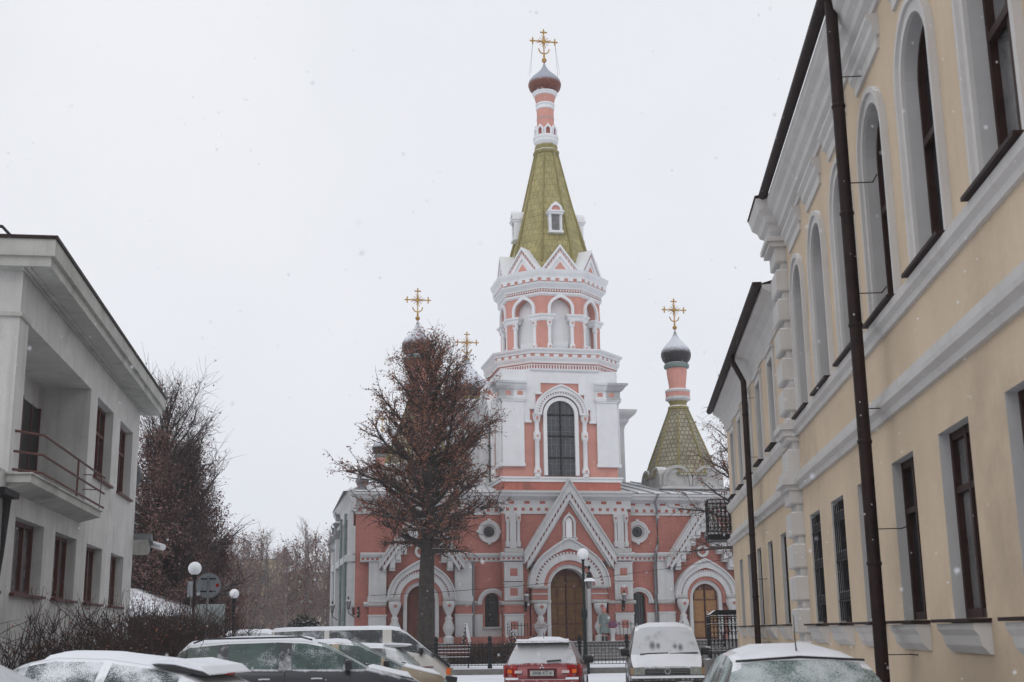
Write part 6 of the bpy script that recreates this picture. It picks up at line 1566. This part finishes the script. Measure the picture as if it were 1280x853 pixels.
# wall lanterns on the church
CM = Matrix.Translation(CH.location) @ Matrix.Rotation(AC, 4, 'Z')
def wall_lantern(u, v, z, label, arm=.0):
    L_ = thing('wall_lantern', label, 'wall lantern', CM @ Vector((u, v, z)), AC)
    b = MB(); b.box(-.05, .05, -.02, .03, -.45, .1); b.tube([(0, 0, -.3), (-arm*.4, -.18, -.42), (-arm, -.3, -.2), (-arm, -.3, .0)], .025, 5); b.lathe([(.03, -.02), (.09, .0), (.05, .06)], (-arm, -.3), 6); put('bracket', b, IRON, L_)
    put('lantern_glass', MB().lathe([(.09, .06), (.15, .36)], (-arm, -.3), 6), CURTAIN, L_); put('lantern_cap', MB().lathe([(.18, .36), (.06, .46), (.015, .62)], (-arm, -.3), 6), IRON, L_)
wall_lantern(-2.35, -.78, 3.15, 'black iron lantern left of the main church door'); wall_lantern(2.95, -.78, 3.15, 'black iron lantern right of the main church door')
wall_lantern(-11.0, -.1, 2.95, 'snow-capped lantern on a long bracket at the left corner of the church', .55); wall_lantern(-11.55, 4.9, 2.85, 'lantern on the long side wall of the church, the farther from the front corner', .5)
# flower bowls beside the door
rng = random.Random(4)
for u, fl, lb_ in ((-1.72, (.55, .5, .5), 'stone urn with pale frosted flowers left of the main door'), (2.05, (.30, .14, .24), 'stone urn with purple heather right of the main door')):
    V_ = thing('flower_urn', lb_, 'flower urn', CM @ Vector((u, -1.75, ZP)), AC)
    put('urn', MB().lathe([(.16, 0), (.12, .08), (.12, .3), (.22, .55), (.26, .62), (.24, .64)], (0, 0), 14), WHITE, V_, smooth=True, ang=40)
    leaf_obj('flowers', [(rng.gauss(0, .17), rng.gauss(0, .17), .74+abs(rng.gauss(0, .11))) for _ in range(700)], .07, mat('flowers_'+('pale' if u < 0 else 'purple'), fl, .8, .3, 20), V_, rng)
# iron fence along the church pavement
def fence(x0, x1, y, z, h, label, scroll=True):
    Fn = thing('iron_fence', label, 'fence', (x0, y, z)); W_ = x1-x0
    b = MB()
    for zz in (.12, .30, h-.16, h-.02): b.box(0, W_, -.012, .012, zz, zz+.025)
    n = int(W_/.145)
    for i in range(n+1):
        x = W_*i/n; b.box(x-.009, x+.009, -.009, .009, .12, h)
        if i < n:
            b.band(x+W_/n/2, h-.085, .045, .058, -.007, .007, 0, 2*pi, 8)
            if i % 2 == 0: b.band(x+W_/n/2, h-.30, .05, .062, -.007, .007, 0, 2*pi, 8)
    put('railing', b, IRON, Fn)
    for x in (0, W_):
        put('post', MB().lathe([(.075, 0), (.075, .12), (.05, .18), (.045, h-.05), (.08, h), (.08, h+.05), (.045, h+.10), (.075, h+.18), (.06, h+.26), (.02, h+.33)], (x, 0), 10), IRON, Fn, smooth=True, ang=40)
fx = [gpt(p, 54).x for p in (508, 545, 612, 668, 724, 783, 845, 905)]
names = ['left of the tree trunk', 'in front of the park bench', 'just left of the red hatchback', 'behind the red hatchback', 'between the double lamp and the grey van', 'behind the grey van', 'between the grey van and the yellow wing']
for (a, b), nm in zip(zip(fx, fx[1:]), names):
    fence(a+.02, b-.02, 54.0, .2, 1.0, 'black wrought iron fence panel '+nm)
# bench with snow on its slats
bx = gpt(566, 55.2, .2)
BN = thing('park_bench', 'dark slatted bench with snow along its slats beside the tree trunk', 'bench', bx)
st_ = MB(); bk = MB(); sn_ = MB()
for i in range(4): st_.box(-.72, .72, -.24+i*.12, -.15+i*.12, .43, .46)
for i in range(3): bk.box(-.72, .72, .25+.03*i, .28+.03*i, .55+.14*i, .64+.14*i); sn_.box(-.72, .72, .25+.03*i, .28+.03*i, .64+.14*i, .66+.14*i)
sn_.box(-.7, .7, -.22, .2, .462, .48)
put('seat', st_, WOODD, BN); put('backrest', bk, WOODD, BN); put('snow_cover', sn_, SNOW, BN)
for x in (-.66, .66):
    put('leg', MB().tube([(x, -.2, 0), (x, -.2, .43), (x, .22, .43), (x, .34, .98)], .025, 5).tube([(x, .22, .43), (x, .26, 0)], .022, 5), IRON, BN)
# handrails beside the steps and small grave-like railings at the portals
def hand(u0, u1, v0, v1, z0, z1, label, n=7):
    H = thing('step_railing', label, 'railing', CM @ Vector((0, 0, 0)), AC); b = MB()
    for dz in (.15, .85): b.tube([(u0, v0, z0+dz), (u1, v1, z1+dz)], .02, 5)
    for i in range(n+1):
        f = i/n; x, y, z = u0+(u1-u0)*f, v0+(v1-v0)*f, z0+(z1-z0)*f; b.tube([(x, y, z), (x, y, z+.9)], .013, 4); b.lathe([(.0, z+.98), (.03, z+.93), (.02, z+.88)], (x, y), 5)
    put('railing', b, IRON, H)
hand(-3.4, -3.4, -4.2, -1.2, ZG, ZP, 'black iron railing along the left side of the main steps'); hand(3.5, 3.5, -4.2, -1.2, ZG, ZP, 'black iron railing along the right side of the main steps')
hand(-3.35, -2.5, -1.95, -1.95, ZP, ZP, 'short black railing on the landing left of the main door', 5); hand(2.4, 3.4, -1.95, -1.95, ZP, ZP, 'short black railing on the landing right of the main door', 5)
hand(-6.1, -5.6, -3.0, -1.2, ZG, ZP, 'black railing of the left side door steps, by the leaning white board', 5); hand(9.4, 9.4, -3.0, -1.2, ZG, ZP, 'black railing of the right side door steps', 5); hand(6.1, 6.1, -3.0, -1.2, ZG, ZP, 'black railing of the right side door steps on the van side', 5)
WBd = put('leaning_board', MB().prism([(0, 0), (.14, 0), (-.12, 1.25), (-.26, 1.25)], -.03, 0), GLOBE, None); WBd.location = CM @ Vector((-5.35, -.9, .9)); WBd.rotation_euler = (0, 0, AC); tag(WBd, 'narrow white board leaning by the left side door steps', 'board')
# ornate porch railing of the yellow wing
PR = thing('iron_porch', 'ornate black wrought iron enclosure beside the end of the yellow wing', 'iron enclosure', (0, 0, 0)); 
LW_M = Matrix.Translation(RB.location) @ Matrix.Rotation(RB.rotation_euler.z, 4, 'Z')
b = MB(); X0, X1, Y0, Y1, Z0, Z1 = -43.8, -42.05, -.85, .9, .75, 2.15
for (xa, ya, xb, yb_) in ((X1, Y0, X1, Y1), (X1, Y0, X0, Y0), (X0, Y0, X0, Y1)):
    for z in (Z0, Z0+.25, Z0+.32, Z1-.3, Z1-.05): b.tube([(xa, ya, z), (xb, yb_, z)], .02, 4)
    L_ = sqrt((xa-xb)**2+(ya-yb_)**2); n = int(L_/.11)
    for i in range(n+1):
        f = i/n; x, y = xa+(xb-xa)*f, ya+(yb_-ya)*f; b.tube([(x, y, Z0), (x, y, Z1)], .012, 4)
        for zz, rr in ((Z1-.17, .05), (Z0+.13, .045), (Z0+.55, .05), (Z0+.8, .045), (Z1-.42, .045)):
            dx, dy = (xb-xa)/L_, (yb_-ya)/L_
            for t in range(8):
                a0, a1 = 2*pi*t/8, 2*pi*(t+1)/8; b.tube([(x+dx*(.055+rr*cos(a0)), y+dy*(.055+rr*cos(a0)), zz+rr*sin(a0)), (x+dx*(.055+rr*cos(a1)), y+dy*(.055+rr*cos(a1)), zz+rr*sin(a1))], .010, 3)
b.xf(LW_M); put('railing', b, IRON, PR)
q = MB(); q.loft([[(X0, Y0, Z1), (X1, Y0, Z1), (X1, Y1, Z1), (X0, Y1, Z1)], [(X0, Y0+.2, Z1+.14), (X1, Y0+.2, Z1+.14), (X1, Y1, Z1+.14), (X0, Y1, Z1+.14)]]); put('canopy', q.xf(LW_M), IRON, PR)
q = MB(); q.box(X0-.15, X1, Y0-.15, Y1, 0, Z0-.03); put('plinth', q.xf(LW_M), KERB, PR)
# overhead wire
WR = put('overhead_wire', MB().tube([tuple(CM @ Vector((-10.4, -.4, 3.6)))]+[tuple((CM @ Vector((-10.4+18.4*f, -.5-2*f, 3.6+1.3*f))) + Vector((0, 0, -1.0*f*(1-f)*1.2+.35*f))) for f in (.2, .4, .6, .8, 1.0)]+[tuple(LW_M @ Vector((-41.9, 0, 4.0)))], .012, 4), RUBBER, None)
tag(WR, 'thin black wire sagging across the church front at door-arch height', 'wire')

# ------------------------------------------------------------------ person at the door
def skin_body(name, verts, edges, radii, m, parent, root=0, sub=2):
    me = bpy.data.meshes.new(name); me.from_pydata(verts, edges, []); o = bpy.data.objects.new(name, me); link(o, parent)
    md = o.modifiers.new('skin', 'SKIN'); md.use_smooth_shade = True
    for i, r in enumerate(radii): me.skin_vertices[0].data[i].radius = (r, r) if not isinstance(r, tuple) else r
    me.skin_vertices[0].data[root].use_root = True
    ms = o.modifiers.new('sub', 'SUBSURF'); ms.levels = sub; ms.render_levels = sub
    me.materials.append(m); return o
SKINM = mat('skin', (.45, .26, .19), .6, .05, 10); COAT = mat('teal_grey_coat', (.16, .20, .20), .9, .12, 8, .3, 40); BURG = mat('burgundy_wool', (.16, .025, .035), .9, .15, 10); SCARF = mat('pink_headscarf', (.46, .16, .15), .9, .15, 12); BOOT = mat('boot_leather', (.02, .018, .018), .6)
PS = thing('person', 'woman in a long grey-green coat and headscarf beside the main door', 'person', CM @ Vector((1.62, -1.75, ZP)), AC+2.6)
vs = [(0, 0, .86), (0, .0, 1.06), (0, .01, 1.28), (0, 0, 1.40), (0, .02, 1.50), (0, .03, 1.58), (0, .02, 1.63),
      (.17, 0, 1.34), (.23, -.01, 1.10), (.20, .10, .90), (.19, .13, .83), (-.17, 0, 1.34), (-.23, -.01, 1.10), (-.20, .10, .90), (-.19, .13, .83),
      (.09, 0, .80), (.10, .01, .45), (.10, -.02, .09), (.10, .10, .04), (-.09, 0, .80), (-.10, .01, .45), (-.10, -.02, .09), (-.10, .10, .04)]
es = [(0, 1), (1, 2), (2, 3), (3, 4), (4, 5), (5, 6), (2, 7), (7, 8), (8, 9), (9, 10), (2, 11), (11, 12), (12, 13), (13, 14), (0, 15), (15, 16), (16, 17), (17, 18), (0, 19), (19, 20), (20, 21), (21, 22)]
rd = [.14, .13, .15, .06, .075, .095, .06, .07, .05, .038, .035, .07, .05, .038, .035, .085, .06, .045, .04, .085, .06, .045, .04]
bdy = skin_body('body', vs, es, rd, SKINM, PS)
ct_ = MB(); ct_.loft([[(a*cos(2*pi*i/20)*(1+.03*cos(6*pi*i/10)), b_*sin(2*pi*i/20), z) for i in range(20)] for z, a, b_ in ((.40, .27, .24), (.42, .275, .245), (.7, .24, .21), (.95, .21, .18), (1.1, .215, .175), (1.28, .235, .17), (1.38, .16, .13), (1.42, .09, .09))])
co_ = put('coat', ct_, COAT, PS, smooth=True)
for s in (-1, 1):
    put('sleeve', MB().tube([(s*.17, 0, 1.36), (s*.245, -.01, 1.12), (s*.215, .09, .92), (s*.20, .12, .87)], [.075, .075, .06, .055], 12), COAT, PS, smooth=True)
    put('trouser_leg', MB().tube([(s*.09, 0, .6), (s*.10, .01, .40), (s*.10, -.02, .12)], [.10, .085, .075], 12), BURG, PS, smooth=True)
    put('boot', MB().loft([[(s*.10+.055*a*cos(2*pi*i/12), .03+.13*b_*sin(2*pi*i/12), z) for i in range(12)] for z, a, b_ in ((0, 1, 1), (.05, 1, 1), (.09, .9, .75), (.16, .95, .5), (.24, 1.15, .5))]), BOOT, PS, smooth=True)
    hd = MB()
    for k in range(4): hd.tube([(s*(.19+.012*(k-1.5)), .125+.005*k, .84), (s*(.185+.014*(k-1.5)), .14, .79), (s*(.175+.012*(k-1.5)), .135, .755-(.006 if k in (0, 3) else 0))], [.010, .009, .007], 6)
    hd.tube([(s*.165, .13, .84), (s*.15, .15, .81), (s*.15, .155, .785)], [.011, .010, .008], 6); put('hand_fingers', hd, SKINM, bdy, smooth=True)
sc_ = MB(); sc_.loft([[(a*cos(2*pi*i/16), oy+b_*sin(2*pi*i/16), z) for i in range(16)] for z, a, b_, oy in ((1.36, .14, .12, 0), (1.44, .10, .09, -.005), (1.5, .105, .10, -.01), (1.58, .115, .115, -.005), (1.66, .105, .11, 0), (1.71, .06, .065, 0))]); put('headscarf', sc_, SCARF, PS, smooth=True)
fc = MB(); fc.loft([[(a*cos(2*pi*i/14), .085+b_*sin(2*pi*i/14), z) for i in range(14)] for z, a, b_ in ((1.46, .03, .03), (1.49, .055, .045), (1.55, .068, .05), (1.61, .065, .045), (1.65, .03, .02))])
fc.tube([(0, .125, 1.585), (0, .145, 1.55)], [.010, .015], 6); fo_ = put('face', fc, SKINM, bdy, smooth=True)
put('eyes', MB().box(-.035, -.018, .128, .134, 1.578, 1.588).box(.018, .035, .128, .134, 1.578, 1.588), INK, fo_); put('mouth', MB().box(-.02, .02, .128, .134, 1.512, 1.52), BURG, fo_)

# ------------------------------------------------------------------ falling snow and misty air
rs = np.random.RandomState(5); NF = 9000
y = 2.5+60*rs.rand(NF)**.8; x = (rs.rand(NF)-.5)*(y*.95+2); z = 1.2+rs.rand(NF)*(y*.62+1.5)
r_ = .0026+.0030*rs.rand(NF)
tet = np.array([(1, 0, 0), (-1, 0, 0), (0, 1, 0), (0, -1, 0), (0, 0, 1.3), (0, 0, -1.3)])
fidx = np.array([(0, 2, 4), (2, 1, 4), (1, 3, 4), (3, 0, 4), (2, 0, 5), (1, 2, 5), (3, 1, 5), (0, 3, 5)])
V = (np.stack([x, y, z], 1)[:, None, :]+tet[None]*r_[:, None, None]).reshape(-1, 3)
Fi = (fidx[None]+6*np.arange(NF)[:, None, None]).reshape(-1)
me = bpy.data.meshes.new('falling_snow'); me.vertices.add(len(V)); me.vertices.foreach_set('co', V.ravel()); me.loops.add(len(Fi)); me.loops.foreach_set('vertex_index', Fi)
me.polygons.add(len(Fi)//3); me.polygons.foreach_set('loop_start', np.arange(0, len(Fi), 3)); me.polygons.foreach_set('loop_total', np.full(len(Fi)//3, 3)); me.update(); me.materials.append(SNOW)
tag(link(bpy.data.objects.new('falling_snow', me)), 'small snowflakes falling through the air', None, None, 'stuff')

hm = bpy.data.materials.new('haze'); hm.use_nodes = True; nt = hm.node_tree; nt.nodes.clear()
o_ = nt.nodes.new('ShaderNodeOutputMaterial'); v_ = nt.nodes.new('ShaderNodeVolumePrincipled')
v_.inputs['Color'].default_value = (.93, .94, .96, 1); v_.inputs['Density'].default_value = .0006; v_.inputs['Anisotropy'].default_value = .2
nt.links.new(v_.outputs[0], o_.inputs['Volume'])
hb = MB().box(-920, 920, -70, 1520, -1, 48); ho = put('haze', hb, hm); tag(ho, 'pale snowy mist in the air', None, None, 'stuff')
